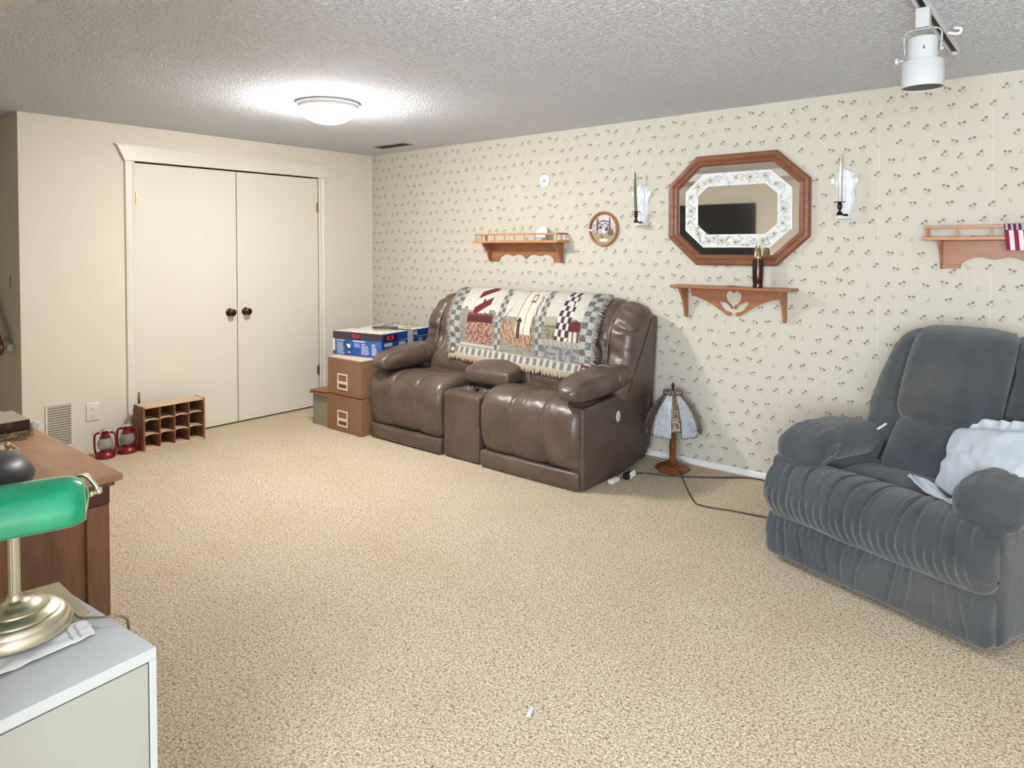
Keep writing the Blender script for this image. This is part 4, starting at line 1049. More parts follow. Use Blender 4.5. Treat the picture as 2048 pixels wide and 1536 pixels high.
def lantern(x, y, s_, rz, lab, bail):
    l = thing('hurricane_lantern', lab, 'lantern', (x, y, 0), rz)
    red = M.get('red') or plain('red_enamel', srgb(122, 22, 28), .3, .1, var=.2, vs=40); M['red'] = red
    K = s_
    MB().lathe([(0, 0), (.058 * K, 0), (.062 * K, .006), (.060 * K, .016), (.052 * K, .034), (.036 * K, .044), (.03 * K, .05), (0, .05)], n=36).build('fuel_tank', red, l, sm=1, world=False)
    t = M.get('lglass')
    if not t:
        q = NT('lantern_glass'); q.set(col=(.86, .86, .82, 1), rough=.08, trans=.75, ior=1.3); M['lglass'] = t = q.m
    MB().lathe([(.028 * K, .052), (.042 * K, .068), (.0475 * K, .093), (.041 * K, .118), (.029 * K, .136)], n=32).build('glass_globe', t, l, sm='all', world=False, solid=.0015)
    MB().lathe([(0, .05), (.02 * K, .052), (.022 * K, .06), (.012, .066), (.008, .085), (0, .086)], n=20).build('burner', M['abrass'], l, sm=1, world=False)
    mb = MB(); mb.lathe([(.030 * K, .132), (.034 * K, .136), (.034 * K, .142), (.026 * K, .150), (.026 * K, .168), (.020 * K, .172), (.02 * K, .186), (0, .186)], n=28)
    mb.build('chimney', red, l, sm=1, world=False)
    tag(MB().lathe([(.018 * K, .184), (.034 * K, .186), (.024 * K, .194), (.01, .198), (0, .199)], n=26).build('hood', plain('aged_tin_%d' % int(x * 1000), srgb(190, 176, 150), .4, .6), l, sm=1, world=False), label='dull tin hood')
    for sg in (-1, 1):
        MB().tube(curve3([(sg * .03 * K, 0, .168), (sg * .05 * K, 0, .166), (sg * .062 * K, 0, .15), (sg * .064 * K, 0, .11), (sg * .062 * K, 0, .06), (sg * .056 * K, 0, .03), (sg * .05 * K, 0, .018)], 24), .0068, 10).build('side_tube', red, l, sm=1, world=False)
    MB().tube(curve3([(-.044 * K, .006, .075), (-.02, .0475 * K, .10), (.02, .0475 * K, .10), (.044 * K, .006, .075)], 16), .0016, 6).build('globe_guard', red, l, sm=1, world=False)
    MB().tube(curve3(bail, 24), .0018, 6).build('wire_bail', M['abrass'], l, sm=1, world=False)
lantern(.18, -2.425, 1.0, radians(60), 'small red hurricane lantern, the nearer of two, standing left of the crate', [(-.064, 0, .15), (-.075, -.02, .17), (-.05, -.05, .192), (0, -.06, .2), (.05, -.045, .19), (.064, 0, .15)])
lantern(.165, -2.278, 1.06, radians(45), 'slightly taller red hurricane lantern squeezed between its twin and the crate', [(-.02, 0, .19), (-.018, 0, .21), (0, 0, .222), (.018, 0, .212), (.02, 0, .19)])
# ------------------------------------------------------------ cables, adapter, paper scrap
M['cable'] = plain('brown_cable', srgb(58, 42, 34), .5)
tag(MB().tube(curve3([(3.07, -.42, .012), (3.12, -.44, .008), (3.17, -.385, .006), (3.30, -.345, .006), (3.42, -.27, .006), (3.56, -.17, .006), (3.70, -.06, .006), (3.82, -.05, .006), (4.05, -.12, .006), (4.4, -.08, .006)], 80), .0042, 8).build('power_cable', M['cable'], sm=1), 'dark power cable along the skirting from the loveseat towards the recliner', 'cable')
adp = thing('power_adapter', 'white power adapter brick on the carpet beside the loveseat', 'adapter', (3.13, -.56, 0))
MB().soft((3.105, -.655, .016), (.018, .045, .014), .008, 8).build('brick', M['white'], adp, sm=1)
MB().soft((3.13, -.535, .020), (.020, .03, .019), .008, 8).build('connector_block', M['black'], adp, sm=1)
MB().box((3.150, -.52, .026), (.010, .065, .036), rx=.3, rz=-.25).build('plug_shell', M['white'], adp, bevel=.005)
tag(MB().soft((4.007, -2.613, .006), (.022, .007, .004), .004, 6, m=Matrix.Rotation(radians(-70), 4, 'Z')).build('paper_scrap', M['white'], sm=1), 'tiny white paper scrap lying on the carpet in the foreground', 'scrap')
# ------------------------------------------------------------ floor-standing lamp with glass panels
tl = thing('table_lamp', 'turned wood lamp with frosted floral glass panel shade standing on the carpet by the wall', 'lamp', (3.264, -.203, 0))
LX, LY = 3.264, -.203
mb = MB().lathe([(0, 0), (.108, 0), (.112, .008), (.110, .02), (.098, .026), (.092, .034), (.078, .042), (.05, .052), (.03, .062), (.024, .07), (0, .07)], (LX, LY, 0), 8, Matrix.Rotation(pi / 8, 4, 'Z')); mb.build('base', M['lampwood'], tl, bevel=.004)
MB().lathe([(.0, .068), (.022, .068), (.019, .085), (.022, .10), (.018, .112), (.020, .13), (.023, .15), (.020, .17), (.018, .19), (.021, .205), (.0225, .225), (.019, .245), (.022, .262), (.018, .268), (0, .268)], (LX, LY, 0), 28).build('stem', M['lampwood'], tl, sm=1)
MB().lathe([(.0, .265), (.034, .266), (.038, .274), (.03, .284), (.018, .29), (.016, .33), (.012, .345), (0, .345)], (LX, LY, 0), 28).build('socket', M['brass'], tl, sm=1)
MB().lathe([(0, .34), (.02, .36), (.028, .385), (.02, .41), (0, .418)], (LX, LY, 0), 20).build('bulb', M['porcelain'], tl, sm='all')
def lr(z): # shade radius profile
    P = [(.235, .176), (.27, .180), (.31, .172), (.36, .152), (.41, .122), (.45, .088), (.475, .062), (.49, .05)]
    for i in range(len(P) - 1):
        if P[i][0] <= z <= P[i + 1][0]: u = (z - P[i][0]) / (P[i + 1][0] - P[i][0]); return P[i][1] * (1 - u) + P[i + 1][1] * u
    return P[0][1] if z < .235 else P[-1][1]
t = NT('frosted_floral_glass'); co = t.obj()
nn = t.noise(co, 38, 3, .6, 1.2).outputs[0]; br = t.ramp(t.m_('ABSOLUTE', t.m_('SUBTRACT', nn, .5)), .028, .010); m2 = t.ramp(t.noise(co, 14, 2).outputs[0], .42, .55); blot = t.ramp(t.noise(co, 60, 2).outputs[0], .62, .66)
f_ = t.m_('MULTIPLY', t.m_('MAXIMUM', br, t.m_('MULTIPLY', blot, .7)), m2)
t.set(col=t.mix(t.m_('MULTIPLY', f_, .6), srgb(206, 214, 222), srgb(92, 98, 116)), rough=.16, trans=.25, coat=.4); M['fglass'] = t.m
t = NT('pewter_filigree'); co = t.obj(); h = t.noise(co, 130, 2, .6).outputs[0]
t.set(col=t.mix(t.ramp(h, .42, .56), srgb(66, 56, 48), srgb(150, 134, 118)), metal=.55, rough=.35, nrm=t.bump(h, .8, .004)); M['fil'] = t.m
NPn = 6
for k in range(NPn):
    a0 = 2 * pi * k / NPn + radians(-86); hw = radians(20)
    def gp(u, v, a0=a0, hw=hw):
        a = a0 + (u * 2 - 1) * hw; z = .49 - .235 * v
        if v > .85: z -= (v - .85) / .15 * (.014 * abs(sin(u * pi * 2.0)) ** .5 * .8 - .0)
        r = lr(z) * cos(hw) / cos(a - a0); return (LX + r * cos(a), LY + r * sin(a), z)
    g = MB().grid(gp, 16, 24).build('glass_panel', M['fglass'], tl, sm='all', solid=.003)
    hr = radians(10)
    def fp_(u, v, a1=a0 + radians(30), hr=hr):
        a = a1 + (u * 2 - 1) * hr; z = .488 - .20 * v; r = (lr(z) + .0035) * cos(hr) / cos(a - a1); return (LX + r * cos(a), LY + r * sin(a), z)
    MB().grid(fp_, 6, 24).build('filigree_rib', M['fil'], tl, sm='all', solid=.004)
    mb = MB()
    for e in (-hw, hw):
        mb.tube([(LX + (lr(z) * cos(hw) / cos(e) + .002) * cos(a0 + e), LY + (lr(z) * cos(hw) / cos(e) + .002) * sin(a0 + e), z) for z in [.49 - .24 * i / 18 for i in range(19)]], .0026, 6)
    mb.tube([tuple(Vector(gp(i / 20, 1.0)) + Vector((0, 0, -.001))) for i in range(21)], .0022, 6); mb.tube([gp(i / 10, 0) for i in range(11)], .0026, 6)
    mb.build('panel_edge', M['fil'], tl, sm=1)
mb = MB(); mb.lathe([(.046, .488), (.056, .49), (.050, .505), (.042, .512), (.03, .514), (0, .515)], (LX, LY, 0), 24)
for k in range(12): a = 2 * pi * k / 12; mb.soft((LX + .05 * cos(a), LY + .05 * sin(a), .500), (.013, .013, .014), .012, 4)
mb.build('crown', M['fil'], tl, sm=1)
MB().lathe([(0, .51), (.006, .512), (.005, .53), (.009, .538), (.011, .546), (.006, .558), (0, .566)], (LX, LY, 0), 16).build('finial', M['bronze'], tl, sm=1)
tag(MB().tube(curve3([(LX + .085, LY - .075, .030), (3.43, -.39, .019), (3.60, -.62, .005), (3.68, -.675, .005), (3.84, -.64, .005), (3.98, -.62, .005), (4.10, -.60, .005), (4.30, -.60, .005)], 60), .0036, 8).build('lamp_cord', M['cable'], sm=1), 'dark lamp cord running over the carpet from the glass shaded lamp to the recliner', 'cord')

# ------------------------------------------------------------ grey-blue recliner
def m_velour():
    t = NT('slate_corded_velour'); co = t.obj()
    # tiny waffle dots
    s = t.vm('SCALE', t.vm('ADD', co, t.vm('SCALE', t.noise(co, 8, 2).outputs['Color'], sc=.02)), sc=95.)
    sp = t.n('ShaderNodeSeparateXYZ', {0: s}); fr = t.m_('ADD', sp.outputs[2], sp.outputs[1])
    rowp = t.m_('FLOORED_MODULO', t.m_('FLOOR', fr), 2.)
    h = t.m_('MULTIPLY', t.m_('SINE', t.m_('MULTIPLY', t.m_('ADD', sp.outputs[0], t.m_('MULTIPLY', rowp, .5)), 2 * pi)), t.m_('SINE', t.m_('MULTIPLY', fr, 2 * pi)))
    big = t.noise(co, 3.2, 4, .6).outputs[0]; mid = t.noise(co, 22, 4, .6, .6).outputs[0]
    col = t.mix(t.ramp(big, .3, .7), srgb(54, 59, 63), srgb(76, 81, 83))
    col = t.mix(t.m_('MULTIPLY', t.ramp(h, -.2, -.9), .30), col, srgb(44, 52, 56))
    col = t.mix(t.m_('MULTIPLY', t.ramp(t.noise(co, 2.1, 3).outputs[0], .52, .7), .3), col, srgb(104, 98, 88))
    t.set(col=col, rough=.85, sheen=.35, spec=.2, nrm=t.bump(t.m_('ADD', t.m_('MULTIPLY', h, .3), t.m_('MULTIPLY', mid, 1.2)), .5, .006)); return t.m
M['velour'] = m_velour()
RO = Vector((4.163, -1.068, 0)); RZ = radians(-20.09)
rc = thing('recliner', 'large slate grey velour recliner armchair with pillowy arms facing the room', 'recliner', RO, RZ)
KW = dict(world=False, sm='all')
rr = random.Random(11)
pleats = [(rr.random(), rr.uniform(.006, .016), rr.uniform(.3, 1)) for _ in range(26)]
def pl_(u, s, sd, amp=.014):
    e = 0
    for (c, w_, a) in pleats:
        cc = (c * 1.3 + sd) % 1 + .03 * sin(s * 14 + c * 20)
        e += amp * a * gs(u - cc, w_ * 1.1)
    return e
pleats = [(i / 19 + rr.uniform(-.022, .022), rr.uniform(.0028, .0075), rr.choice((.15, .3, .5, .9, 1.2))) for i in range(19)]
def pl_(u, s, sd, amp=.014):
    e = 0
    for (c, w_, a) in pleats:
        cc = (c + sd * .1) % 1 + .022 * sin(s * 8 + c * 9)
        e += amp * a * gs(u - cc, w_ * (1 + 1.2 * s))
    return e - amp * .25
LOWP = [(-.0, .035), (-.012, .09), (-.012, .15), (.0, .195), (.02, .218), (.07, .222), (.11, .20), (.115, .10), (.11, .03), (.06, .02)]
MB().sweep([(a, b) for a, b in LOWP], 0, .95, .035, 300, 64, lambda u, s: pl_(u, s, .1, .013) * (.5 + .8 * s) * (s < .5) * min(1, s * 12) + .003 * sin(u * 190) * gs(s - .32, .07) + .006 * nz(u * 6, s * 6, 3), None, 8).build('footrest_panel', M['velour'], rc, **KW)
UPP = [(-.005, .235), (-.032, .29), (-.035, .345), (-.015, .40), (.03, .438), (.09, .45), (.16, .44), (.24, .40), (.28, .36), (.2, .26), (.08, .215), (.02, .215)]
def upin(u, s):
    front = .0 < s < .62
    e = (pl_(u, s, .43, .011) * sin(pi * min(1, s / .62)) if front else 0) + .007 * nz(u * 5, s * 6, 8)
    e += .012 * abs(sin(s * 110)) * gs(u - .985, .03) * front        # gathers at the right end
    e += .004 * sin(u * 170 + 2 * sin(s * 20)) * gs(s - .08, .06)
    e -= .012 * gs(u - .5, .5)
    return e
MB().sweep(UPP, .0, .955, .06, 280, 84, upin, None, 8).build('footrest_cushion', M['velour'], rc, **KW)
MB().soft((.48, .43, .34), (.32, .22, .075), .05, (22, 18, 10), (0, .0, .03), fn=lambda q, u: (q.x, q.y, q.z - .03 * (q.y > 0) * u[1] + .004 * nz(q.x * 12, q.y * 12, 1))).build('seat_cushion', M['velour'], rc, **KW)
for xc, sg in ((.085, -1), (.875, 1)):
    px_ = .118 if sg < 0 else .888
    MB().soft((xc, .44, .262), (.088, .405, .238), .035, (10, 24, 18), (.012, .0, 0), fn=lambda q, u: (q.x + .003 * nz(q.x * 9, q.y * 9, q.z * 9), q.y, q.z - .06 * max(0, -u[1] - .5) * (u[2] > 0))).build('arm_side', M['velour'], rc, **KW)
    def fn(q, u, sg=sg):
        f = max(0, -u[1])
        k = 1 + .07 * f * f - .25 * max(0, u[1]) ** 2
        droop = -.055 * max(0, f - .55) ** 1.2 * 2
        wr = .0075 * sin(u[0] * 17 + u[2] * 9) * gs(u[1] + .62, .18) + .006 * nz(q.x * 11 + sg, q.y * 9, q.z * 9) + .0035 * nz(q.x * 30, q.y * 26, sg) - .010 * gs(u[1] + .48, .03) * (u[2] < .4)
        return (q.x * k * (1 + wr * 3), q.y, q.z * k + droop + wr * (1 if u[2] > 0 else -1) - (.03 if sg < 0 else .07) * max(0, u[1]))
    MB().soft((px_, .365, .536 - (.012 if sg > 0 else 0)), (.112, .310, .066), .058, (22, 36, 16), (.0, .02, .020), fn=fn).build('arm_pad', M['velour'], rc, **KW)
# back: side bolsters, head pad
RB = [(.445, .36), (.47, .46), (.53, .55), (.575, .63), (.60, .70), (.655, .80), (.70, .90), (.73, .98), (.775, 1.03), (.83, 1.035), (.88, .99), (.86, .8), (.80, .5), (.76, .3), (.55, .3)]
def rb_in(u, s):
    x = u * 2 - 1; e = .010 * nz(x * 2.5, s * 14, 2) + .005 * nz(x * 6, s * 40, 4)
    if s < .6:
        e += .022 * gs(abs(x) - .55, .05)
        e += .004 * sin(s * 150 + x * 9) * gs(abs(x) - .7, .14)
    return e
def rb_post(p):
    h_ = (p.z - .35) / .7; w_ = .78 + .26 * sin(pi * max(0, min(1, h_ * .9 + .05))) ** .8
    return (.48 + (p.x - .48) * w_, p.y, p.z - .03 * abs((p.x - .48) / .38) ** 4 * max(0, h_))
MB().sweep(RB, .10, .86, .09, 60, 130, rb_in, rb_post, 8).build('backrest', M['velour'], rc, **KW)
HP = [(.555, .640), (.532, .70), (.555, .80), (.60, .90), (.645, .985), (.70, 1.038), (.765, 1.055), (.82, 1.03), (.80, .9), (.72, .7), (.64, .62)]
MB().sweep(HP, .268, .70, .075, 40, 100, lambda u, s: .007 * nz(u * 5, s * 8, 6) + .003 * sin(s * 200) * gs(u - .02, .04) - .012 * sin(pi * u), None, 8).build('head_pad', M['velour'], rc, **KW)
LPn = [(.43, .39), (.425, .46), (.465, .54), (.52, .61), (.56, .645), (.64, .60), (.6, .45), (.5, .38)]
MB().sweep(LPn, .27, .70, .06, 40, 80, lambda u, s: .006 * nz(u * 5, s * 8, 9), None, 8).build('lumbar_pad', M['velour'], rc, **KW)
mb = MB(); mb.soft((.475, .42, .12), (.30, .30, .09), .02, 6); mb.build('base_frame', M['black'], rc, **KW)
# white tag and clip between left arm and back
tg = MB(); tg.box((.262, .475, .60), (.012, .05, .004), rz=-.45, rx=.55); tag(tg.build('care_tag', M['white'], rc, world=False), label='white tag sticking out beside the left arm')
tg = MB(); tg.box((.285, .44, .50), (.006, .004, .10), ry=.35); tg.lathe([(0, -.005), (.006, 0), (0, .005)], (.305, .43, .45), 10); tag(tg.build('lever_cord', M['dark'], rc, world=False), label='dark release cord with small bead')
# ruffled pillow on the seat
M['linen'] = plain('pale_blue_linen', srgb(188, 197, 206), .85, var=.03, bump=.25, bs=300, sheen=.2)
px_ = Vector((.90, -.30, .20)).normalized(); py_ = Vector((.03, .50, .8)); py_ = (py_ - px_ * py_.dot(px_)).normalized(); pz_ = px_.cross(py_)
PM = Matrix.Translation((.765, .390, .552)) @ Matrix((px_, py_, pz_)).transposed().to_4x4()
RM = Matrix.Translation(RO) @ Matrix.Rotation(RZ, 4, 'Z')
pw = thing('pillow', 'pale blue pillow with a ruffled edge slumped on the grey recliner seat', 'pillow', RM @ Vector((.735, .40, .45)), RZ)
def pf(q, u):
    w_ = .010 * nz(q.x * 10, q.y * 16, 3) + .006 * nz(q.x * 26, q.y * 12 + q.x * 20, 8) + .006 * sin(q.x * 50 + q.y * 70 + 3 * nz(q.x * 6, q.y * 6)) * gs(u[1] - .2, .5)
    return (q.x, q.y + .01 * nz(q.x * 9, 0, 1), q.z + (w_ if u[2] > 0 else 0) + .09 * max(0, u[0]) * max(0, .5 - u[1]))
HX, HY = .225, .165
mb = MB().soft((0, 0, 0), (HX, HY, .035), .033, (44, 34, 8), (.0, .0, .048), fn=pf); mb.v = [RM @ PM @ p for p in mb.v]; mb.build('cushion', M['linen'], pw, sm='all')
def per(s_): # rounded rectangle perimeter
    n_ = 4; a = 2 * pi * s_; c, s = cos(a), sin(a); k = (abs(c) ** 5 + abs(s) ** 5) ** (-1 / 5); return Vector((HX * .985 * k * c, HY * .985 * k * s, 0)), Vector((c * HY, s * HX, 0)).normalized()
def ruf(u, v):
    p, n_ = per(u); a = sin(u * 2 * pi * 24 + 5 * nz(u * 12, 0, 1)) ; L = (.052 + .012 * nz(u * 14, 3, 3)) * (1 - .75 * gs(((u + .0) % 1) - .59, .06))
    q = p + n_ * (L * v) + Vector((0, 0, v ** 1.2 * (.007 * a + .014 * nz(u * 16, v * 2, 7)) + .004))
    return RM @ PM @ q
MB().grid(ruf, 720, 10).build('ruffle', M['linen'], pw, sm='all', solid=.002)
cl = MB().grid(lambda u, v: RM @ Vector((.475 + .28 * u, .345 + .05 * (v * 2 - 1) * (1 - .5 * u) * sin(pi * (.12 + .7 * u)) ** .6 - .20 * u, .454 + .006 * sin(u * 9 + v * 5) + .006 * nz(u * 6, v * 6))), 40, 12)
tag(cl.build('cloth_strip', M['linen'], sm='all', solid=.006), 'crumpled white cloth end poking out beneath the ruffled pillow', 'cloth')

# ------------------------------------------------------------ dresser with books and small things
dr = thing('dresser', 'long brown wooden dresser at the left edge with overhanging top', 'dresser', (2.2, -3.7, 0))
MB().b2((1.15, -4.0, .728), (3.081, -3.411, .75)).build('top', M['dresstop'], dr, bevel=.004)
mb = MB(); mb.b2((1.17, -3.985, .712), (3.066, -3.427, .728)); mb.build('top_moulding', M['dresser'], dr, bevel=.006)
MB().b2((1.2, -3.97, .06), (3.03, -3.45, .712)).build('carcass', M['dresser'], dr)
mb = MB(); mb.b2((2.99, -3.500, 0), (3.046, -3.437, .655)); mb.b2((2.99, -3.985, 0), (3.046, -3.925, .712)); mb.b2((1.19, -3.500, 0), (1.24, -3.437, .712))
mb.build('corner_post', M['dresser'], dr, bevel=.004, split=True)
tag(MB().b2((2.985, -3.503, .656), (3.047, -3.436, .711)).build('top_shadow_block', plain('shadow_dark_wood', srgb(78, 44, 30), .4), dr, bevel=.003), label='dark square standing in for the shadow under the top')  # dark block stands in for the shadow below the overhanging top
for i in range(3):
    for r_ in range(3):
        d = MB().b2((1.26 + i * .575, -3.452, .10 + r_ * .2), (1.26 + i * .575 + .55, -3.436, .285 + r_ * .2)).build('drawer', M['dresser'], dr, bevel=.004)
        MB().lathe([(0, 0), (.007, 0), (.007, .014), (.016, .02), (.014, .028), (0, .03)], (1.535 + i * .575, -3.436, .19 + r_ * .2), 16, Matrix.Rotation(-pi / 2, 4, 'X')).build('knob', M['bronze'], d, sm=1)
def book(x0, x1, y0, y1, z0, z1, cov, pg, lab, rz=0):
    b = thing('book', lab, 'book', ((x0 + x1) / 2, (y0 + y1) / 2, z0), rz)
    hx, hy, h_ = (x1 - x0) / 2, (y1 - y0) / 2, z1 - z0
    mb = MB(); mb.b2((-hx, -hy, 0), (hx, hy, .004)); mb.b2((-hx, -hy, h_ - .004), (hx, hy, h_)); mb.b2((hx - .004, -hy, .004), (hx, hy, h_ - .004)); mb.build('cover', cov, b, world=False, bevel=.002)
    MB().b2((-hx + .004, -hy + .004, .004), (hx - .004, hy - .004, h_ - .004)).build('pages', pg, b, world=False)
    return b
pg = plain('yellowed_pages', srgb(196, 176, 150), .9, bump=.2)
t = NT('worn_tan_spine'); co = t.obj(); t.set(col=t.mix(t.ramp(t.noise(co, 60, 3).outputs[0], .45, .6), srgb(196, 176, 148), srgb(128, 104, 80)), rough=.7); tan_ = t.m
t = NT('old_dark_spine'); co = t.obj(); t.set(col=t.mix(t.ramp(t.noise(co, 22, 4).outputs[0], .5, .66), srgb(52, 22, 14), srgb(112, 84, 48)), rough=.5); dks = t.m
book(2.19, 2.388, -3.86, -3.445, .7505, .776, tan_, pg, 'worn tan book on the dresser, lower of the two stacked')
b2 = book(2.20, 2.405, -3.85, -3.462, .7765, .812, dks, pg, 'thick dark red-brown book stacked on the tan one on the dresser', 0)
MB().b2((2.202, -3.848, .8122), (2.402, -3.464, .8135)).build('cover_face', plain('pale_cover', srgb(186, 168, 150), .7, var=.2), b2)  # upper face paler than the spine
tag(MB().soft((2.405, -3.448, .790), (.018, .012, .012), .008, 8, fn=lambda q, u: q + Vector((.004 * nz(q.x * 80, q.y * 80), 0, .005 * nz(q.x * 60, q.y * 90, 3)))).build('tissue', M['white'], sm='all'), 'small crumpled white tissue at the corner of the stacked books', 'tissue')
tb = thing('trinket_box', 'small cream open box of trinkets on the dresser behind the black dome', 'box', (2.64, -3.66, .75))
mb = MB(); x0, x1, y0, y1 = 2.585, 2.715, -3.80, -3.575
mb.b2((x0, y0, .7505), (x1, y1, .756)); mb.b2((x0, y0, .756), (x0 + .004, y1, .79)); mb.b2((x1 - .004, y0, .756), (x1, y1, .79)); mb.b2((x0 + .004, y0, .756), (x1 - .004, y0 + .004, .79)); mb.b2((x0 + .004, y1 - .004, .756), (x1 - .004, y1, .79))
mb.build('tray', plain('cream_box', srgb(206, 196, 172), .6, var=.15), tb)
mb = MB(); mb.b2((x0 + .005, y0 + .005, .756), (x1 - .005, y1 - .005, .784)); mb.build('tissue_filling', plain('cream_filling', srgb(214, 196, 164), .9, bump=.5, bs=90), tb)
mb = MB(); rq = random.Random(2)
for k in range(9): mb.lathe([(0, 0), (.006, .003), (.004, .012), (.007, .02), (0, .026)], (rq.uniform(x0 + .02, x1 - .02), rq.uniform(y0 + .03, y1 - .02), .783), 10)
mb.build('trinkets', M['brass'], tb, sm=1)
dm = thing('black_dome', 'black rounded dome on the dresser peeking over the green glass lampshade', 'unidentified', (2.86, -3.74, .75))  # round black shape of unknown kind, modelled as a plain dome
MB().lathe([(0, .7505), (.135, .7505), (.150, .756), (.152, .765), (.146, .782), (.128, .806), (.098, .824), (.06, .829), (.02, .832), (0, .832)], (2.87, -3.735, 0), 56).build('housing', plain('black_mesh_dome', srgb(32, 34, 38), .4, var=.25, vs=30), dm, sm='all')
tag(MB().soft((2.975, -3.665, .7905), (.006, .004, .003), .003, 4).build('badge', M['chrome'], dm, sm=1), label='tiny silver badge')

# ------------------------------------------------------------ white cabinet with the banker's lamp
CO = Vector((3.83, -3.635, 0)); CR = radians(5)
cb = thing('cabinet', 'white lacquered low cabinet in the near left corner under the green lamp', 'cabinet', CO, CR)
CW, CD, CH = .474, .40, .60
mb = MB(); mb.b2((-CW, -CD, CH - .024), (0, 0, CH)); mb.build('top', M['whitegloss'], cb, world=False, bevel=.0015)
mb = MB(); mb.b2((-CW, -.014, 0), (0, 0, CH - .0245)); mb.b2((-CW, -CD, 0), (0, -CD + .014, CH - .0245)); mb.build('side_panel', M['whitegloss'], cb, world=False, bevel=.001, split=True)
MB().b2((-CW, -CD + .014, .04), (-CW + .01, -.014, CH - .0245)).build('back_panel', M['white'], cb, world=False)
MB().b2((-CW + .012, -CD + .0145, .04), (-.02, -.0145, .055)).build('bottom_panel', M['white'], cb, world=False)
MB().b2((-.018, -CD + .017, .045), (-.001, -.017, CH - .0275)).build('door', plain('white_door_lacquer_shaded', srgb(168, 168, 160), .3, var=.01), cb, world=False, bevel=.0012)  # shade of the front face put into the paint, darker than the top
fd = MB().prism([(3.352, -3.738), (3.362, -3.668), (3.572, -3.672), (3.60, -3.72), (3.60, -3.90), (3.36, -3.88)], (0, 0, CH + .0006), (1, 0, 0), (0, 1, 0), .0012); tag(fd.build('folder', plain('tan_folder', srgb(186, 172, 140), .7, var=.08), None), 'thin tan paper folder under the brass base on the white cabinet', 'folder')
ev = thing('envelope', 'white paper envelope with grey stripes lying on the white cabinet in front of the lamp', 'envelope', (3.65, -3.8, CH))
def evf(u, v): 
    a = Vector((3.607, -3.690)); b = Vector((3.690, -3.700)); c = Vector((3.62, -3.93)); d = Vector((3.715, -3.935))
    p = (a * (1 - u) + b * u) * (1 - v) + (c * (1 - u) + d * u) * v; return (p.x, p.y + .003 * nz(u * 9, 2), CH + .0035 + .0035 * nz(u * 3, v * 9, 5) + .002)
MB().grid(evf, 20, 60, lambda u, v: srgb(140, 156, 152) if (.10 < v < .125 or .175 < v < .20) and .1 < u < .9 else srgb(240, 240, 240)).build('paper', painted('printed_paper', .5), ev, sm='all', solid=.0012)
lm = thing('bankers_lamp', "brass banker's lamp with green glass shade on the white cabinet", 'lamp', (3.56, -3.81, CH))
BX, BY = 3.56, -3.81
MB().lathe([(0, CH + .0085), (.098, CH + .0085), (.103, CH + .013), (.1035, CH + .024), (.099, CH + .032), (.095, CH + .0355), (.0945, CH + .039), (.088, CH + .046), (.082, CH + .0485), (.0815, CH + .052), (.070, CH + .060), (.062, CH + .062), (.0615, CH + .065), (.050, CH + .067), (.044, CH + .069), (.038, CH + .073), (.028, CH + .075), (.018, CH + .079), (.014, CH + .086), (.0135, CH + .092), (0, CH + .092)], (BX, BY, 0), 64).build('base', M['abrass'], lm, sm=1)
mb = MB(); n = 48; v_ = []; f_ = []
for j, z in enumerate((CH + .09, CH + .285)):
    for k in range(n): a = 2 * pi * k / n; r = .0105 + .0009 * cos(a * 14); v_.append((BX + r * cos(a), BY + r * sin(a), z))
for k in range(n): f_.append((k, (k + 1) % n, n + (k + 1) % n, n + k))
MB().add(v_, f_).build('stem', plain('fluted_satin_brass', srgb(214, 206, 186), .35, .85, var=.05), lm, sm='all')
ax = Vector((.252, .968, 0)).normalized(); sd = Vector((ax.y, -ax.x, 0)); C0 = Vector((BX, BY, .874)) + sd * .012
t = NT('green_cased_glass'); co = t.obj(); nn = t.noise(co, 9, 3).outputs[0]
t.set(col=t.mix(t.ramp(nn, .3, .7), srgb(0, 138, 98), srgb(0, 178, 130)), rough=.12, coat=.5, sss=.0); M['green'] = t.m
def shf(u, v):
    s_ = (u * 2 - 1); e = min(1, abs(s_)); th = radians(-100 + 205 * v)
    tap = 1 - .10 * max(0, e - .82) / .18 - .10 * e ** 6
    R_ = .071 * tap; zz = R_ * cos(th) * .93; ss = R_ * 1.12 * sin(th)
    return C0 + ax * (s_ * .124) + sd * (ss + .004) + Vector((0, 0, zz - .014))
MB().grid(shf, 60, 44).build('glass_shade', M['green'], lm, sm='all', solid=.004)
def rim(v0):
    return [shf(v0, i / 40) for i in range(41)]
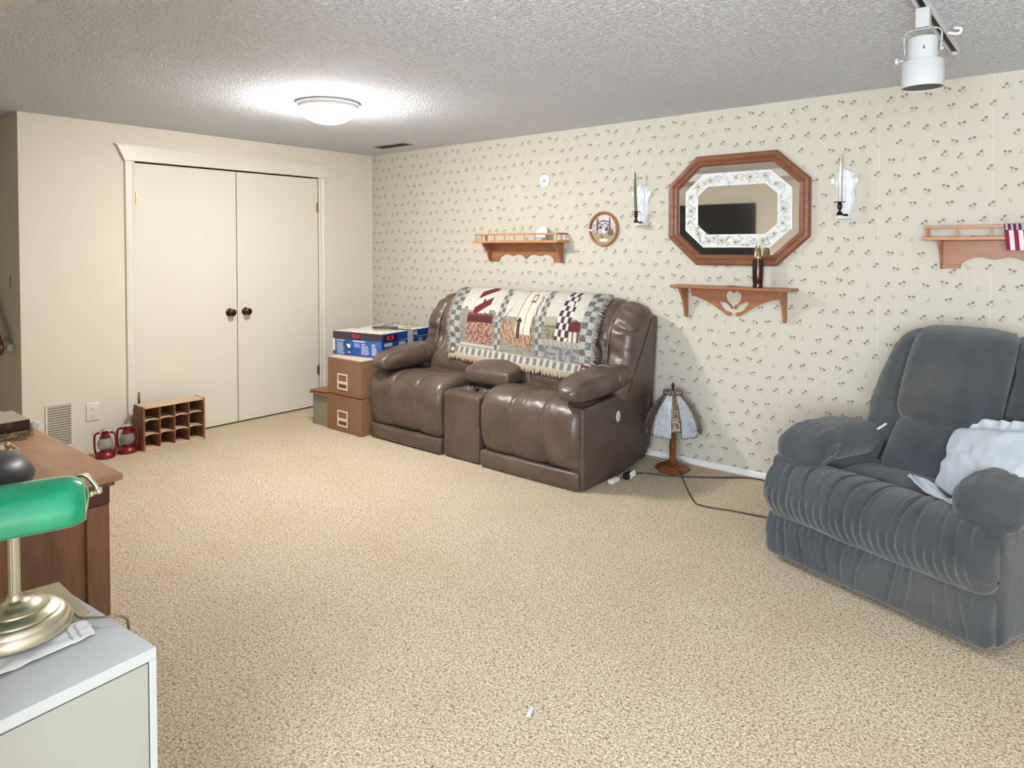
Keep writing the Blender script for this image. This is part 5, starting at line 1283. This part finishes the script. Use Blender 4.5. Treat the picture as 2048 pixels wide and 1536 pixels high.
# inner white casing ends
def endf(sgn):
    P = [shf(1 if sgn > 0 else 0, i / 40) for i in range(41)]; c = sum(P, Vector()) / len(P) + ax * sgn * .012
    v_ = []; f_ = []
    for j in range(7):
        k = j / 6
        for p in P: q = p.lerp(c, k); v_.append(q - ax * sgn * .012 * k + ax * sgn * .012 * sin(k * pi / 2))
    for j in range(6):
        for i in range(40): f_.append((j * 41 + i, j * 41 + i + 1, (j + 1) * 41 + i + 1, (j + 1) * 41 + i))
    MB().add(v_, f_).build('shade_end', M['green'], lm, sm='all')
endf(1); endf(-1)
mb = MB(); mb.tube(rim(1), .0022, 8); mb.tube(rim(0), .0022, 8); mb.tube([shf(i / 40, 1) for i in range(41)], .002, 8); mb.tube([shf(i / 40, 0) for i in range(41)], .002, 8)
tag(mb.build('shade_rim', plain('pale_glass_edge', srgb(170, 196, 168), .15, coat=.5), lm, sm=1), label='pale ground edge of the green glass')
for sg in (1, -1):
    E = lambda a, z, s=0: C0 + ax * (a * sg) + sd * s + Vector((0, 0, z))
    mb = MB(); mb.tube(curve3([E(.0, -.01, -.05), E(.07, .012, -.05), E(.106, .034, -.045), E(.130, .040, -.036), E(.148, .020, -.026), E(.155, .004, -.022)], 28), .0055, 10)
    mb.tube([E(.157, .002, -.022), E(.126, -.004, -.01)], .0048, 10); mb.soft(E(.157, .002, -.022), (.008, .008, .008), .008, 6); mb.soft(E(.142, .0, -.016), (.007, .007, .007), .007, 6)
    tag(mb.build('shade_bracket', M['abrass'], lm, sm=1), label='curved brass bracket holding the shade end')
tag(MB().tube(curve3([(BX + .02, BY + .107, CH + .012), (3.60, -3.700, CH + .008), (3.64, -3.675, CH + .012), (3.665, -3.640, CH + .008), (3.64, -3.615, CH - .05), (3.62, -3.61, CH - .3), (3.60, -3.6, .01)], 60), .0028, 8).build('lamp_cord', plain('clear_brown_cord', srgb(120, 104, 84), .3), sm=1), "thin cord trailing from the banker's lamp over the cabinet's back edge", 'cord')

# ------------------------------------------------------------ groups of repeats
GROUPS = {'file_box': 'brown file boxes stacked by the loveseat', 'hurricane_lantern': 'red lanterns by the crate', 'wall_sconce': 'white sconces beside the mirror', 'candle': 'metallic tapers in the sconces', 'gallery_shelf': 'spindle rail shelves on the flowered wall', 'spotlight': 'spotlights on the ceiling track', 'book': 'books stacked on the dresser', 'ceiling_light': 'dome ceiling lights'}
for o in list(COL.objects):
    k = o.name.split('.')[0]
    if o.parent is None and k in GROUPS: o['group'] = GROUPS[k]
